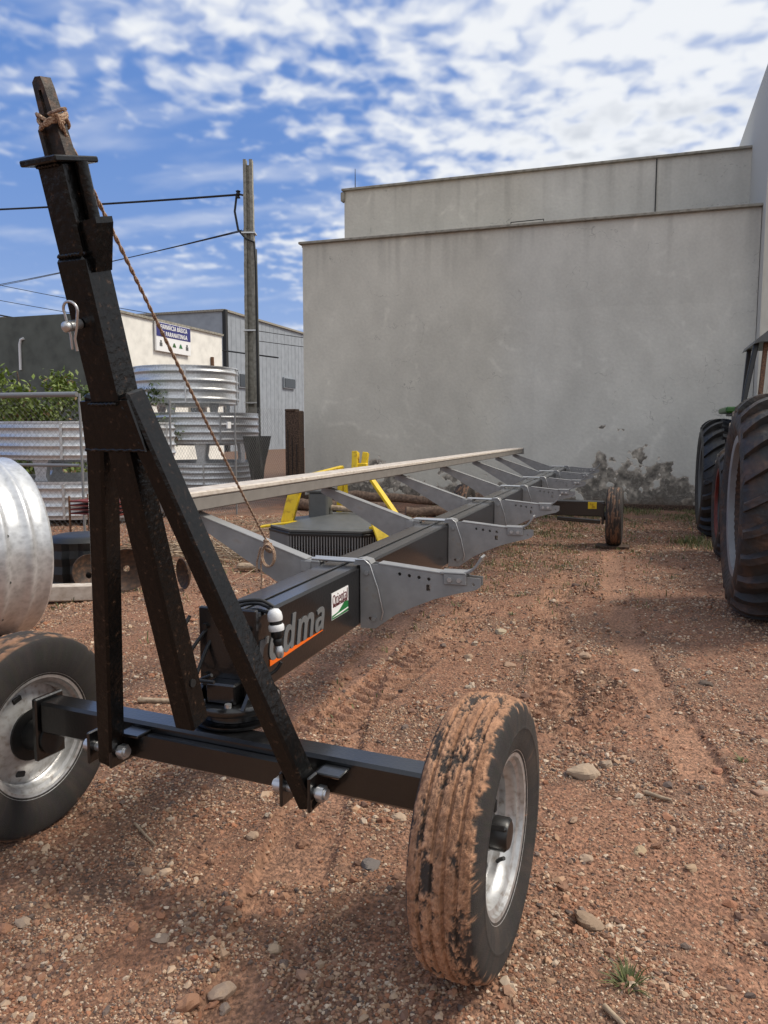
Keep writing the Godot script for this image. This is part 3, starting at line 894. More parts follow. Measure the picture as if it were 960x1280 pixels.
func build_pole() -> void:
	var at := Vector3(-11.48, 0, -21.6)
	var t := thing("utility_pole", "tall grey concrete utility pole with a black service cable down its side", "utility pole", at)
	var mb := MB.new()
	mb.t = Transform3D(Basis(Vector3.UP, 0.3), at)
	# tapering double-tee section: two flanges and a web
	for sx in [-1.0, 1.0]:
		for k in 10:
			var y0 := -0.4 + k * 1.05
			var w0 := lerpf(0.20, 0.13, k / 10.0)
			mb.box(Vector3(sx * (w0 - 0.045), y0 * 0.955 + 0.50, 0), Vector3(0.09, 1.005, lerpf(0.30, 0.20, k / 10.0)), 0.0)
	mb.box(Vector3(0, 4.65, -0.02), Vector3(0.22, 9.7, 0.08))
	part("shaft", mb, M.concrete, t)
	for y in [7.5, 4.6, 2.4]:
		mb = MB.new()
		mb.t = Transform3D(Basis(Vector3.UP, 0.3), at)
		mb.box(Vector3(0, y, 0), Vector3(0.42, 0.04, 0.33))
		part("strap", mb, M.zinc, t)
	mb = MB.new()
	var ins := at + Vector3(-0.32, 8.66, 0.06)
	mb.bar(at + Vector3(-0.1, 8.62, 0), ins + Vector3(0.05, 0, 0), 0.05, 0.05)
	mb.t = Transform3D(Basis.IDENTITY, ins)
	mb.lathe([Vector2(0.0, -0.12), Vector2(0.07, -0.10), Vector2(0.04, -0.04), Vector2(0.08, 0.0), Vector2(0.05, 0.06), Vector2(0.08, 0.10), Vector2(0.0, 0.14)], 12)
	part("insulator", mb, M.wire, t)
	mb = MB.new()
	mb.tube([ins + Vector3(-0.05, 0, 0), ins + Vector3(-0.10, -0.5, 0.05), ins + Vector3(0.02, -1.05, 0.08), ins + Vector3(0.32, -1.35, 0.16), at + Vector3(0.24, 7.2, 0.14), at + Vector3(0.26, 6.5, 0.12), at + Vector3(0.28, 0.0, 0.14)], 0.035, 6)
	part("service_cable", mb, M.wire, t)
	mb = MB.new()
	mb.tube([at + Vector3(0.30, 0, 0.10), at + Vector3(0.25, 7.0, 0.08)], 0.045, 8)
	part("conduit", mb, M.deck, t)
	var lines := [[ins, Vector3(-40, 11.2, -24), 0.25, 0.035, "thick black cable from the pole insulator across the street"],
		[at + Vector3(-0.2, 7.6, 0), Vector3(-60, 11.6, -46), 0.4, 0.018, "thin cable leaving the pole below the insulator"],
		[at + Vector3(-0.2, 7.6, 0.1), Vector3(-60, 11.0, -44), 0.5, 0.014, "thin slack wire running beside the cable below the insulator"],
		[Vector3(-80, 20.5, -60), Vector3(-20, 8.2, -60), 0.7, 0.03, "overhead wire slanting down behind the white building, upper one"],
		[Vector3(-80, 18.6, -60), Vector3(-20, 7.6, -60), 0.7, 0.03, "overhead wire slanting down behind the white building, lower one"],
		[Vector3(-60, 13.2, -45), Vector3(-22, 6.2, -45), 0.4, 0.05, "thick dark overhead wire low over the green grey end wall"]]
	for l in lines:
		mb = MB.new()
		mb.tube(sag(l[0], l[1], l[2]), l[3], 5)
		single("power_line", mb, M.wire, l[0], l[4], "cable")

# ---------------------------------------------------------------- galvanised tanks
func ring_profile(R: float, y0: float, y1: float, ribs: int, rib := 0.03) -> Array:
	var p := []
	var cnt := ribs * 12
	for i in cnt + 1:
		var s := float(i) / cnt
		var f := fposmod(s * ribs, 1.0)
		var b := exp(-pow((f - 0.5) / 0.16, 2.0))
		p.append(Vector2(R + rib * b, lerpf(y0, y1, s)))
	return p

func tank(label: String, at: Vector3, R: float, y0: float, y1: float, leg_h: float, ribs: int, turn: float) -> void:
	var t := thing("galvanised_tank", label, "tank", at + Vector3(0, y0 - leg_h, 0), "galvanised tanks stacked behind the wire fence")
	var mb := MB.new()
	mb.t = Transform3D(Basis.IDENTITY, at)
	mb.lathe(ring_profile(R, y0, y1, ribs), 72)
	mb.lathe([Vector2(R + 0.02, y1), Vector2(R + 0.02, y1 + 0.03), Vector2(R - 0.02, y1 + 0.03), Vector2(R - 0.02, y0 + 0.02)], 72)
	part("side", mb, M.galv, t)
	mb = MB.new()
	mb.t = Transform3D(Basis.IDENTITY, at)
	mb.lathe([Vector2(0.02, y0 - 0.08), Vector2(R * 0.6, y0 - 0.06), Vector2(R - 0.01, y0 + 0.02)], 72)
	part("bottom", mb, M.galv, t)
	for k in 5:
		mb = MB.new()
		mb.t = Transform3D(Basis(Vector3.UP, turn + 0.35 + TAU * k / 5.0), at)
		mb.box(Vector3(0, (y0 + y1) * 0.5, R + 0.018), Vector3(0.045, y1 - y0 - 0.01, 0.035), 0.004)
		part("lap_seam", mb, M.zinc, t)
	for k in 6:
		var a := turn + TAU * k / 6.0
		mb = MB.new()
		mb.t = Transform3D(Basis(Vector3.UP, a), at + Vector3(0, y0 - 0.02, 0))
		mb.t = mb.t * Transform3D(Basis.IDENTITY, Vector3(0, 0, R * 0.80))
		mb.extrude(PackedVector2Array([Vector2(-0.16, 0.06), Vector2(0.16, 0.06), Vector2(0.09, -leg_h * 0.72), Vector2(0.13, -leg_h + 0.021), Vector2(-0.13, -leg_h + 0.021), Vector2(-0.09, -leg_h * 0.72)]), -0.05, 0.05)
		part("leg", mb, M.galv, t)

func build_tanks() -> void:
	tank("topmost galvanised tank beside the utility pole, standing on legs above another tank", Vector3(-12.35, 0, -19.3), 1.45, 2.28, 3.26, 0.29, 4, 0.2)
	tank("middle galvanised tank of the stack beside the utility pole", Vector3(-11.55, 0, -18.8), 1.52, 1.20, 1.98, 0.52, 4, 0.5)
	tank("lowest galvanised tank of the stack beside the utility pole", Vector3(-11.55, 0, -18.8), 1.52, 0.06, 0.66, 0.08, 4, 0.2)
	tank("upper galvanised tank of the stack behind the railed fence", Vector3(-9.35, 0, -11.35), 1.52, 1.06, 1.64, 0.36, 4, 0.1)
	tank("lower galvanised tank of the stack behind the railed fence", Vector3(-9.35, 0, -11.35), 1.52, 0.10, 0.68, 0.12, 4, 0.1)
	# the ring lying on its edge in the yard
	var far_end := Vector3(-4.42, 0.66, -4.50)
	var ax := Vector3(0.36, 0, -0.933).normalized()
	var t := thing("galvanised_ring", "bright ribbed galvanised ring tipped on its edge in the dirt", "tank ring", Vector3(-4.6, 0, -4.1))
	var mb := MB.new()
	var xx := Vector3.UP.cross(ax).normalized()
	mb.t = Transform3D(Basis(xx, ax, xx.cross(ax)), far_end - ax * 0.95)
	mb.lathe(ring_profile(0.645, 0.0, 0.88, 5, 0.022) + [Vector2(0.645, 0.90), Vector2(0.655, 0.93), Vector2(0.64, 0.95), Vector2(0.61, 0.95), Vector2(0.61, 0.0), Vector2(0.645, 0.0)], 96)
	part("shell", mb, M.galv, t)
	mb = MB.new()
	mb.t = Transform3D(Basis(xx, ax, xx.cross(ax)), far_end - ax * 0.95)
	mb.lathe([Vector2(0.612, 0.86), Vector2(0.3, 0.80), Vector2(0.01, 0.78)], 64)
	part("end_disc", mb, M.galv, t)
	for k in 26:
		for row in [0.265, 0.615]:
			mb = MB.new()
			mb.t = Transform3D(Basis(xx, ax, xx.cross(ax)), far_end - ax * 0.95)
			var a := TAU * k / 26.0
			var d := Vector3(cos(a), 0, sin(a))
			var c0 := d * 0.640 + Vector3(0, row + (0.03 if k % 2 == 0 else 0.0), 0)
			mb.tube([c0, c0 + d * 0.014], 0.011, 6)
			part("bolt", mb, M.deck, t)

# ---------------------------------------------------------------- wire fence
func build_fence() -> void:
	var t := thing("wire_fence", "galvanised diamond wire mesh fence on thin posts in front of the tanks", "fence", Vector3(-7.1, 0, -9.0))
	var runs := [[Vector3(-7.0, 0, -14.5), Vector3(-7.0, 0, -8.4)], [Vector3(-7.0, 0, -8.4), Vector3(-12.0, 0, -8.1)]]
	for r in runs:
		var a: Vector3 = r[0]
		var b: Vector3 = r[1]
		var L := a.distance_to(b)
		var d := (b - a) / L
		var mb := MB.new()
		var hgt := 1.94
		var step := 0.085
		for dirn in [1.0, -1.0]:
			var s := -hgt
			while s < L:
				# clip the diagonal to the panel
				var s0 := s
				var y0 := 0.03
				var s1 := s + hgt
				var y1 := hgt + 0.03
				if s0 < 0.0: y0 -= s0; s0 = 0.0
				if s1 > L: y1 -= s1 - L; s1 = L
				if dirn < 0.0: s0 = L - s0; s1 = L - s1
				mb.tube([a + d * s0 + Vector3(0, y0, 0), a + d * s1 + Vector3(0, y1, 0)], 0.0016, 3, -1.0, false)
				s += step
		var w := part("wire_mesh", mb, M.mesh_wire, t)
		w.set_meta("kind", "stuff")
		var cnt := int(L / 2.0)
		for k in cnt + 1:
			var p := a + d * (L * k / cnt)
			if k == 0 and a.z < -14.0: continue
			if k == cnt and b.x > -8.0: continue
			mb = MB.new()
			mb.tube([p + Vector3(0.04, -0.2, 0.04), p + Vector3(0.04, 2.0, 0.04)], 0.017, 8)
			part("post", mb, M.mesh_wire, t)
	var mb2 := MB.new()
	mb2.tube([Vector3(-7.0, 1.99, -8.36), Vector3(-12.0, 1.99, -8.06)], 0.035, 8)
	part("top_rail", mb2, M.mesh_wire, t)
	mb2 = MB.new()
	mb2.tube([Vector3(-7.0, 1.06, -8.36), Vector3(-12.0, 1.06, -8.06)], 0.022, 8)
	part("middle_rail", mb2, M.mesh_wire, t)
	# little meter box and red tag hung on the mesh
	var mb := MB.new()
	mb.box(Vector3(-6.96, 1.62, -12.2), Vector3(0.03, 0.12, 0.12), 0.004)
	single("fence_tag", mb, M.plastic_white, Vector3(-6.96, 1.56, -12.2), "small white tag wired to the mesh fence", "tag")
	# sleeper post at the wall corner
	t = thing("timber_post", "thick dark weathered timber post at the corner of the grey warehouse", "post", Vector3(-6.86, 0, -14.75))
	mb = MB.new()
	mb.box(Vector3(-6.86, 0.87, -14.75), Vector3(0.34, 2.14, 0.24), 0.02)
	part("shaft", mb, M.oldwood, t)
	mb = MB.new()
	mb.box(Vector3(-6.90, 1.95, -14.72), Vector3(0.24, 0.05, 0.22), 0.012)
	part("split_top", mb, M.oldwood, t)
	for k in 3:
		mb = MB.new()
		mb.box(Vector3(-6.96 + k * 0.1, 0.8, -14.625), Vector3(0.012, 1.5 - k * 0.3, 0.012), 0.0)
		part("crack", mb, M.wire, t)
	# black sacking hung on the fence
	mb = MB.new()
	var P := []
	for j in 9:
		for i in 7:
			var s := i / 6.0 - 0.5
			var q := j / 8.0
			P.append(Vector3(-7.12 + 0.05 * sin(s * 9.0 + q * 3.0), 1.42 - q * 0.95 * (1.0 - 0.7 * s * s) , -13.6 + s * 0.95 * (1.0 - 0.3 * q)))
	for j in 8:
		for i in 6:
			var k := j * 7 + i
			mb.face([P[k], P[k + 1], P[k + 8]], Vector3(-9, 1, -13)); mb.face([P[k], P[k + 8], P[k + 7]], Vector3(-9, 1, -13))
			mb.face([P[k] - Vector3(0.02, 0, 0), P[k + 1] - Vector3(0.02, 0, 0), P[k + 8] - Vector3(0.02, 0, 0)], Vector3(-5, 1, -13)); mb.face([P[k] - Vector3(0.02, 0, 0), P[k + 8] - Vector3(0.02, 0, 0), P[k + 7] - Vector3(0.02, 0, 0)], Vector3(-5, 1, -13))
	single("black_sack", mb, M.plastic_black, Vector3(-7.12, 0.45, -13.45), "black plastic sacking hung on the mesh fence by the timber post", "sack")

# ---------------------------------------------------------------- shrubs behind the fence
func shrub(label: String, at: Vector3, size: Vector3, cnt: int, tone: Color, sd: int) -> void:
	var t := thing("shrub", label, "shrub", at, "shrubs behind the railed fence")
	var r := RandomNumberGenerator.new()
	r.seed = sd
	var mb := MB.new()
	for k in 6:
		var e := at + Vector3(r.randf_range(-0.5, 0.5) * size.x, size.y * r.randf_range(0.6, 0.9), r.randf_range(-0.5, 0.5) * size.z)
		mb.tube([at + Vector3(r.randf_range(-0.2, 0.2), -0.1, 0), at.lerp(e, 0.5) + Vector3(r.randf_range(-0.2, 0.2), 0.2, 0), e], 0.05, 6, 0.012)
	part("trunk", mb, M.oldwood, t)
	mb = MB.new()
	var clumps := []
	for k in 26:
		var d := Vector3(r.randfn(0, 0.33), r.randf_range(0.15, 0.98), r.randfn(0, 0.33))
		clumps.append(at + Vector3(d.x * size.x, d.y * size.y * (1.0 - 0.3 * absf(d.x)), d.z * size.z))
	for k in cnt:
		var cc: Vector3 = clumps[r.randi() % clumps.size()]
		var p := cc + Vector3(r.randfn(0, 0.17), r.randfn(0, 0.15), r.randfn(0, 0.17))
		var nn := Vector3(r.randfn(0, 0.6), r.randf_range(0.2, 1.0), r.randfn(0, 0.6)).normalized()
		var x := nn.cross(Vector3(r.randf_range(-1, 1), 0.1, r.randf_range(-1, 1))).normalized()
		var y := nn.cross(x)
		var s := r.randf_range(0.045, 0.085)
		var g := r.randf_range(0.7, 1.3)
		mb.col = Color(tone.r * g, tone.g * g, tone.b * g)
		if r.randf() < 0.04: mb.col = Color(0.22, 0.13, 0.05)
		var b := mb.add(p - x * s, nn); mb.add(p - y * s * 0.5 + nn * s * 0.12, nn); mb.add(p + x * s, nn); mb.add(p + y * s * 0.5 + nn * s * 0.12, nn)
		mb.tri_i(b, b + 1, b + 2); mb.tri_i(b, b + 2, b + 3)
	part("crown", mb, M.leaf, t, true)

func build_shrubs() -> void:
	shrub("bright green leafy shrub growing behind the railed fence", Vector3(-13.6, 0, -14.4), Vector3(2.3, 3.25, 1.6), 6500, Color(0.15, 0.20, 0.04), 3)
	shrub("olive brown shrub at the fence, beside the bright green one", Vector3(-15.6, 0, -14.0), Vector3(1.7, 3.6, 1.5), 4600, Color(0.16, 0.14, 0.055), 5)
	shrub("dark green shrub growing close to the white building", Vector3(-13.0, 0, -16.5), Vector3(1.8, 3.3, 1.6), 4600, Color(0.08, 0.115, 0.03), 8)

# ---------------------------------------------------------------- small wheel with a ribbed tyre
# f: local Y is the wheel axis (pointing outwards), origin at its centre
func tyre_mesh(f: Transform3D, R: float, W: float, mud: float, sd: int, segs := 200) -> MB:
	var a := FastNoiseLite.new(); a.seed = sd; a.frequency = 1.0; a.fractal_octaves = 4
	var b := FastNoiseLite.new(); b.seed = sd + 1; b.frequency = 1.0; b.fractal_octaves = 4
	var prof := []       # [radius, offset, tread share]
	var hw := W * 0.5
	for q in [[0.218, -0.36], [0.224, -0.395], [0.240, -0.43], [0.262, -0.47], [0.290, -0.498], [0.318, -0.50], [0.340, -0.485], [0.354, -0.462], [0.363, -0.435]]:
		prof.append([q[0] * R / 0.378, q[1] * W, 0.0])
	var m := 44 if segs < 240 else 76
	for i in m + 1:
		var w := lerpf(-0.41, 0.41, float(i) / m)
		var r := R - 0.55 * R * pow(absf(w), 3.2)
		for g in [-0.25, -0.085, 0.085, 0.25]:
			var gd: float = absf(w - g)
			if gd < 0.022: r -= 0.0065
		prof.append([r, w * W, 1.0])
	for q in [[0.363, 0.435], [0.354, 0.462], [0.340, 0.485], [0.318, 0.50], [0.302, 0.502], [0.299, 0.512], [0.294, 0.512], [0.291, 0.498], [0.262, 0.47], [0.240, 0.43], [0.224, 0.395], [0.218, 0.36]]:
		prof.append([q[0] * R / 0.378, q[1] * W, 0.0])
	var mb := MB.new()
	mb.t = f
	var pc := prof.size()
	var P := PackedVector3Array()
	for k in segs + 1:
		var an := TAU * (k % segs) / segs
		var ca := cos(an)
		var sa := sin(an)
		for q in prof:
			var r: float = q[0]
			var w: float = q[1]
			var share := 0.0
			var n1 := a.get_noise_3d(ca * 1.7, w * 22.0, sa * 1.7)
			var n2 := b.get_noise_3d(ca * 7.0, w * 30.0, sa * 7.0)
			var n3 := b.get_noise_3d(ca * 22.0, w * 60.0, sa * 22.0 + 7.0)
			var n4 := b.get_noise_3d(ca * 60.0, w * 170.0 + 3.0, sa * 60.0) if segs > 240 else 0.0
			var edge := absf(w) / W
			if q[2] > 0.5:
				share = smoothstep(-0.20, 0.10, n1 * 0.9 + n2 * 0.5 + n3 * 0.3 + n4 * 0.25 + mud * 0.55 - 0.36 - maxf(0.0, w / W - 0.12) * 0.75)
				r += share * mud * (0.0040 + 0.0038 * n2 + 0.0030 * n3 + 0.0022 * n4)
			else:
				share = smoothstep(0.0, 0.25, n2 + n1 * 0.5 + n4 * 0.5 + mud * 0.5 - 0.62 - (0.50 - edge) * 0.0 - smoothstep(0.362 * R / 0.378, 0.335 * R / 0.378, q[0]) * 0.75)
				r += share * mud * 0.003 * n3
			share *= minf(1.0, mud * 1.15)
			var tone := 1.0 + 0.42 * n2 + 0.45 * n3 + 0.6 * n4
			var mc := Color(0.40, 0.225, 0.135).lerp(Color(0.26, 0.130, 0.070), clampf(0.5 + n1, 0.0, 1.0))
			var rb := 0.017 + 0.006 * n3
			var dust := (0.16 + 0.3 * clampf(n1 + 0.2, 0.0, 1.0)) * (0.6 if q[2] > 0.5 else 0.18 + 0.5 * clampf(n2 + 0.15, 0.0, 1.0) * mud)
			mb.col = Color(rb, rb, rb * 1.02).lerp(Color(0.26, 0.17, 0.12), dust).lerp(Color(mc.r * tone, mc.g * tone, mc.b * tone), share)
			P.append(Vector3(ca * r, w, sa * r))
			mb.add(P[P.size() - 1], Vector3.UP)
	for k in segs:
		for i in pc - 1:
			var p := k * pc + i
			mb.tri_i(p, p + 1, p + 1 + pc); mb.tri_i(p, p + 1 + pc, p + pc)
	# smooth normals
	var nn := PackedVector3Array(); nn.resize(P.size())
	for k in segs + 1:
		for i in pc:
			var kp := k + 1 if k < segs else 1
			var km := k - 1 if k > 0 else segs - 1
			var ip := mini(i + 1, pc - 1)
			var im := maxi(i - 1, 0)
			var du := P[kp * pc + i] - P[km * pc + i]
			var dv := P[k * pc + ip] - P[k * pc + im]
			nn[k * pc + i] = (f.basis * dv.cross(du)).normalized()
	mb.n = nn
	return mb

func wheel(parent: Node, f: Transform3D, R: float, W: float, mud: float, sd: int, segs: int) -> void:
	var w := sub("wheel", parent)
	part("tyre", tyre_mesh(f, R, W, mud, sd, segs), M.tyre, w, true)
	var mb := MB.new()
	mb.t = f
	var L := 0.40 * W
	# barrel seen from both sides, stepped lips
	mb.lathe([Vector2(0.203, -0.02), Vector2(0.188, -0.012), Vector2(0.186, 0.3 * L), Vector2(0.196, 0.42 * L), Vector2(0.199, 0.72 * L), Vector2(0.211, 0.80 * L), Vector2(0.214, 0.96 * L), Vector2(0.228, 1.0 * L), Vector2(0.233, 1.04 * L), Vector2(0.233, 0.9 * L), Vector2(0.217, 0.8 * L)].map(func(p): return Vector2(p.x, p.y)), 72)
	mb.lathe([Vector2(0.217, -0.8 * L), Vector2(0.233, -0.9 * L), Vector2(0.233, -1.04 * L), Vector2(0.228, -1.0 * L), Vector2(0.214, -0.96 * L), Vector2(0.211, -0.80 * L), Vector2(0.199, -0.72 * L), Vector2(0.196, -0.42 * L), Vector2(0.186, -0.3 * L), Vector2(0.188, -0.012)], 72)
	var rim := part("rim", mb, M.silver, w)
	mb = MB.new()
	mb.t = f
	mb.lathe([Vector2(0.05, -0.030), Vector2(0.10, -0.032), Vector2(0.125, -0.020), Vector2(0.189, -0.010), Vector2(0.189, 0.002), Vector2(0.125, -0.008), Vector2(0.10, -0.020), Vector2(0.05, -0.018)], 64)
	part("wheel_disc", mb, M.silver, rim)
	for k in 6:
		mb = MB.new()
		mb.t = f * Transform3D(Basis(Vector3.UP, TAU * k / 6.0), Vector3.ZERO)
		mb.tube([Vector3(0.076, -0.034, 0), Vector3(0.076, 0.004, 0)], 0.0095, 6)
		part("wheel_nut", mb, M.zinc, rim)
	for k in 5:
		mb = MB.new()
		mb.t = f * Transform3D(Basis(Vector3.UP, TAU * (k + 0.5) / 5.0), Vector3.ZERO)
		mb.box(Vector3(0.150, -0.009, 0), Vector3(0.022, 0.026, 0.040), 0.004)
		part("vent_slot", mb, M.wire, rim)
	mb = MB.new()
	mb.t = f
	mb.lathe([Vector2(0.0, -0.14), Vector2(0.055, -0.14), Vector2(0.060, -0.045), Vector2(0.098, -0.040), Vector2(0.098, -0.030), Vector2(0.056, -0.016), Vector2(0.052, 0.030), Vector2(0.045, 0.036), Vector2(0.045, 0.076), Vector2(0.038, 0.084), Vector2(0.0, 0.086)], 28)
	mb.box(Vector3(0, 0.056, 0), Vector3(0.074, 0.052, 0.074), 0.006)
	part("hub", mb, M.plastic_black, w)
	mb = MB.new()
	mb.t = f * Transform3D(Basis(Vector3.UP, 2.2), Vector3.ZERO)
	mb.tube([Vector3(0.186, 0.02, 0), Vector3(0.170, 0.030, 0), Vector3(0.155, 0.045, 0)], 0.006, 8)
	part("valve_stem", mb, M.cable, w)

func ring2(cx: float, cy: float, r: float, cnt := 10) -> PackedVector2Array:
	var p := PackedVector2Array()
	for i in cnt: p.append(Vector2(cx + r * cos(TAU * i / cnt), cy + r * sin(TAU * i / cnt)))
	return p

# drawbar frame: x along the axle, y up the mast, z forwards
var axle_dir := Vector3(cos(0.0925), 0, sin(0.0925))
var draw_t := Transform3D.IDENTITY

func build_trailer() -> void:
	var t := thing("header_trailer", "long black and grey harvester header trailer with folded up drawbar", "trailer", Vector3(-1.28, 0, -2.15))
	var xr := -1.19      # right and left faces of the main beam
	var xl := -1.385
	var yb := 0.617
	var yt := 0.893
	var zn := -2.24
	var zf := -13.75
	# main beam: box with folded edges
	var mb := MB.new()
	mb.box(Vector3((xr + xl) * 0.5, (yb + yt) * 0.5, (zn + zf) * 0.5), Vector3(xr - xl, yt - yb, zn - zf), 0.010)
	part("main_beam", mb, M.black, t)
	mb = MB.new()
	mb.box(Vector3((xr + xl) * 0.5 + 0.012, yt + 0.003, (zn + zf) * 0.5), Vector3(0.012, 0.006, zn - zf - 0.02), 0.002)
	part("weld_seam", mb, M.black, t)
	mb = MB.new()
	mb.box(Vector3((xr + xl) * 0.5, 0.765, zn + 0.012), Vector3(0.215, 0.30, 0.022), 0.004)
	part("end_plate", mb, M.black, t)
	for k in 4:
		mb = MB.new()
		mb.tube([Vector3((xr + xl) * 0.5 - 0.08 + 0.16 * (k % 2), 0.68 + 0.17 * (k / 2), zn + 0.02), Vector3((xr + xl) * 0.5 - 0.08 + 0.16 * (k % 2), 0.68 + 0.17 * (k / 2), zn + 0.036)], 0.011, 6)
		part("bolt", mb, M.black, t)
	# lettering, stripe and sticker on the right face of the beam
	var face_b := Basis(Vector3(0, 0, -1), Vector3(0, 1, 0), Vector3(1, 0, 0))
	var lt := put("lettering", text("rodma", 0.165, 0.003), M.letter, t)
	lt.transform = Transform3D(face_b * Basis(Vector3(1, 0, 0), Vector3(0.22, 1, 0), Vector3(0, 0, 1)), Vector3(xr + 0.0022, 0.768, -2.535) - base)
	var wd := (lt.mesh as TextMesh).get_aabb().size.x
	lt.transform.basis = lt.transform.basis * Basis(Vector3(0.56 / maxf(wd, 0.05), 0, 0), Vector3(0, 1, 0), Vector3(0, 0, 1))
	mb = MB.new()
	mb.t = Transform3D(face_b, Vector3(xr, 0, 0))
	mb.extrude(PackedVector2Array([Vector2(2.33, 0.694), Vector2(2.80, 0.705), Vector2(2.80, 0.707), Vector2(2.33, 0.716)]), 0.001, 0.003)
	part("stripe", mb, M.orange, t)
	var sk := sub("sticker", t)
	mb = MB.new()
	mb.t = Transform3D(face_b, Vector3(xr, 0, 0))
	mb.extrude(PackedVector2Array([Vector2(2.895, 0.722), Vector2(3.085, 0.722), Vector2(3.085, 0.835), Vector2(2.895, 0.835)]), 0.001, 0.0025)
	part("paper", mb, M.sticker, sk)
	mb = MB.new()
	mb.t = Transform3D(face_b, Vector3(xr, 0, 0))
	mb.extrude(PackedVector2Array([Vector2(2.897, 0.724), Vector2(3.083, 0.724), Vector2(3.083, 0.768), Vector2(3.06, 0.773), Vector2(3.035, 0.772), Vector2(3.00, 0.757), Vector2(2.97, 0.745), Vector2(2.94, 0.742), Vector2(2.897, 0.740)]), 0.002, 0.0034)
	part("green_swoosh", mb, M.green, sk)
	mb = MB.new()
	mb.t = Transform3D(face_b, Vector3(xr, 0, 0))
	mb.extrude(PackedVector2Array([Vector2(2.90, 0.732), Vector2(2.96, 0.737), Vector2(3.08, 0.741), Vector2(3.08, 0.736), Vector2(2.97, 0.731)]), 0.003, 0.0040)
	part("white_swoosh", mb, M.sticker, sk)
	var st := put("lettering", text("Oriental", 0.060, 0.002, false), M.maroon, sk)
	var w2 := (st.mesh as TextMesh).get_aabb().size.x
	st.transform = Transform3D(face_b * Basis(Vector3(0.170 / maxf(w2, 0.02), 0, 0), Vector3(0, 1, 0), Vector3(0, 0, 1)), Vector3(xr + 0.0032, 0.802, -2.99) - base)
	var st2 := put("lettering", text("MÁQUINAS AGRÍCOLAS", 0.016, 0.002, false), M.maroon, sk)
	var w3 := (st2.mesh as TextMesh).get_aabb().size.x
	st2.transform = Transform3D(face_b * Basis(Vector3(0.165 / maxf(w3, 0.02), 0, 0), Vector3(0, 1, 0), Vector3(0, 0, 1)), Vector3(xr + 0.0032, 0.778, -2.99) - base)

	# rack: seven left arms, seven right brackets, one rail
	for k in 7:
		rack_arm(t, -3.27 - 1.706 * k, xl)
		rack_bracket(t, -3.27 - 1.706 * k, xr, xl)
	mb = MB.new()
	mb.box(Vector3(-2.045, 1.208, -8.38), Vector3(0.175, 0.028, 10.75), 0.006)
	part("rail", mb, M.beige, t)
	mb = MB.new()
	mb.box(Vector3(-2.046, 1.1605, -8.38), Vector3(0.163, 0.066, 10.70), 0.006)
	part("rail_shaded_side", mb, M.railside_shade, t)  # lower body of the rail, coloured darker than its top to carry side shade
	mb = MB.new()
	mb.box(Vector3(-2.045, 1.165, -13.765), Vector3(0.20, 0.11, 0.02), 0.003)
	part("rail_stop", mb, M.grey, t)

	# front axle
	var ac := Vector3(-1.28, 0.465, -2.15)
	var ab := Basis(axle_dir, Vector3.UP, axle_dir.cross(Vector3.UP))
	var ax := sub("front_axle", t)
	mb = MB.new()
	mb.t = Transform3D(ab, ac)
	mb.box(Vector3(0.02, 0, 0), Vector3(1.56, 0.118, 0.10), 0.010)
	part("axle_beam", mb, M.black, ax)
	for s in [-1.0, 1.0]:
		mb = MB.new()
		mb.t = Transform3D(ab, ac)
		mb.box(Vector3(s * 0.77, -0.045, 0), Vector3(0.022, 0.235, 0.13), 0.005)
		part("spindle_plate", mb, M.black, ax)
		mb = MB.new()
		mb.t = Transform3D(ab, ac + Vector3(0, -0.088, 0))
		mb.tube([Vector3(s * 0.76, 0, 0), Vector3(s * 0.90, 0, 0)], 0.034, 16)
		part("spindle", mb, M.black, ax)
		var wb := Basis(ab.z * s, ab.x * s, ab.y) if s > 0 else Basis(-ab.z, -ab.x, ab.y)
		wheel(t, Transform3D(wb, ac + ab.x * (s * 0.89) + Vector3(0, 0.372 - 0.465, 0)), 0.378, 0.192, 1.0 if s > 0 else 0.55, 100 + int(s) * 7, 560 if s > 0 else 220)
	# front edge bar of the hinge and its clevises
	for s in [-1.0, 1.0]:
		mb = MB.new()
		mb.t = Transform3D(ab, ac)
		for d in [0.02, 0.075]:
			mb.box(Vector3(s * 0.372 + s * (d - 0.0475) * 1.7, -0.014, 0.105), Vector3(0.012, 0.108, 0.115), 0.004)
		mb.box(Vector3(s * 0.372 + 0.085, 0.035, 0.085), Vector3(0.085, 0.010, 0.07), 0.003)
		part("clevis", mb, M.black, ax)
		mb = MB.new()
		mb.t = Transform3D(ab, ac)
		mb.tube([Vector3(s * 0.372 - 0.090, -0.018, 0.125), Vector3(s * 0.372 + 0.090, -0.018, 0.125)], 0.016, 14)
		for e in [-1.0, 1.0]:
			mb.tube([Vector3(s * 0.372 + e * 0.060, -0.018, 0.125), Vector3(s * 0.372 + e * 0.082, -0.018, 0.125)], 0.025, 6)
		part("hinge_bolt", mb, M.zinc, ax)
	mb = MB.new()
	mb.t = Transform3D(ab, ac)
	mb.box(Vector3(0.0, -0.012, 0.066), Vector3(0.66, 0.085, 0.030), 0.004)
	part("hinge_bar", mb, M.black, ax)

	# turntable between axle and beam
	var tt := sub("turntable", t)
	mb = MB.new()
	mb.t = Transform3D(ab, Vector3(-1.285, 0, -2.27))
	mb.lathe([Vector2(0.0, 0.524), Vector2(0.140, 0.524), Vector2(0.145, 0.529), Vector2(0.145, 0.538), Vector2(0.13, 0.542), Vector2(0.0, 0.542)], 40)
	mb.box(Vector3(-0.11, 0.528, 0.05), Vector3(0.05, 0.02, 0.05), 0.003)
	part("lower_ring", mb, M.black, tt)
	mb = MB.new()
	mb.t = Transform3D(Basis.IDENTITY, Vector3(-1.285, 0, -2.27))
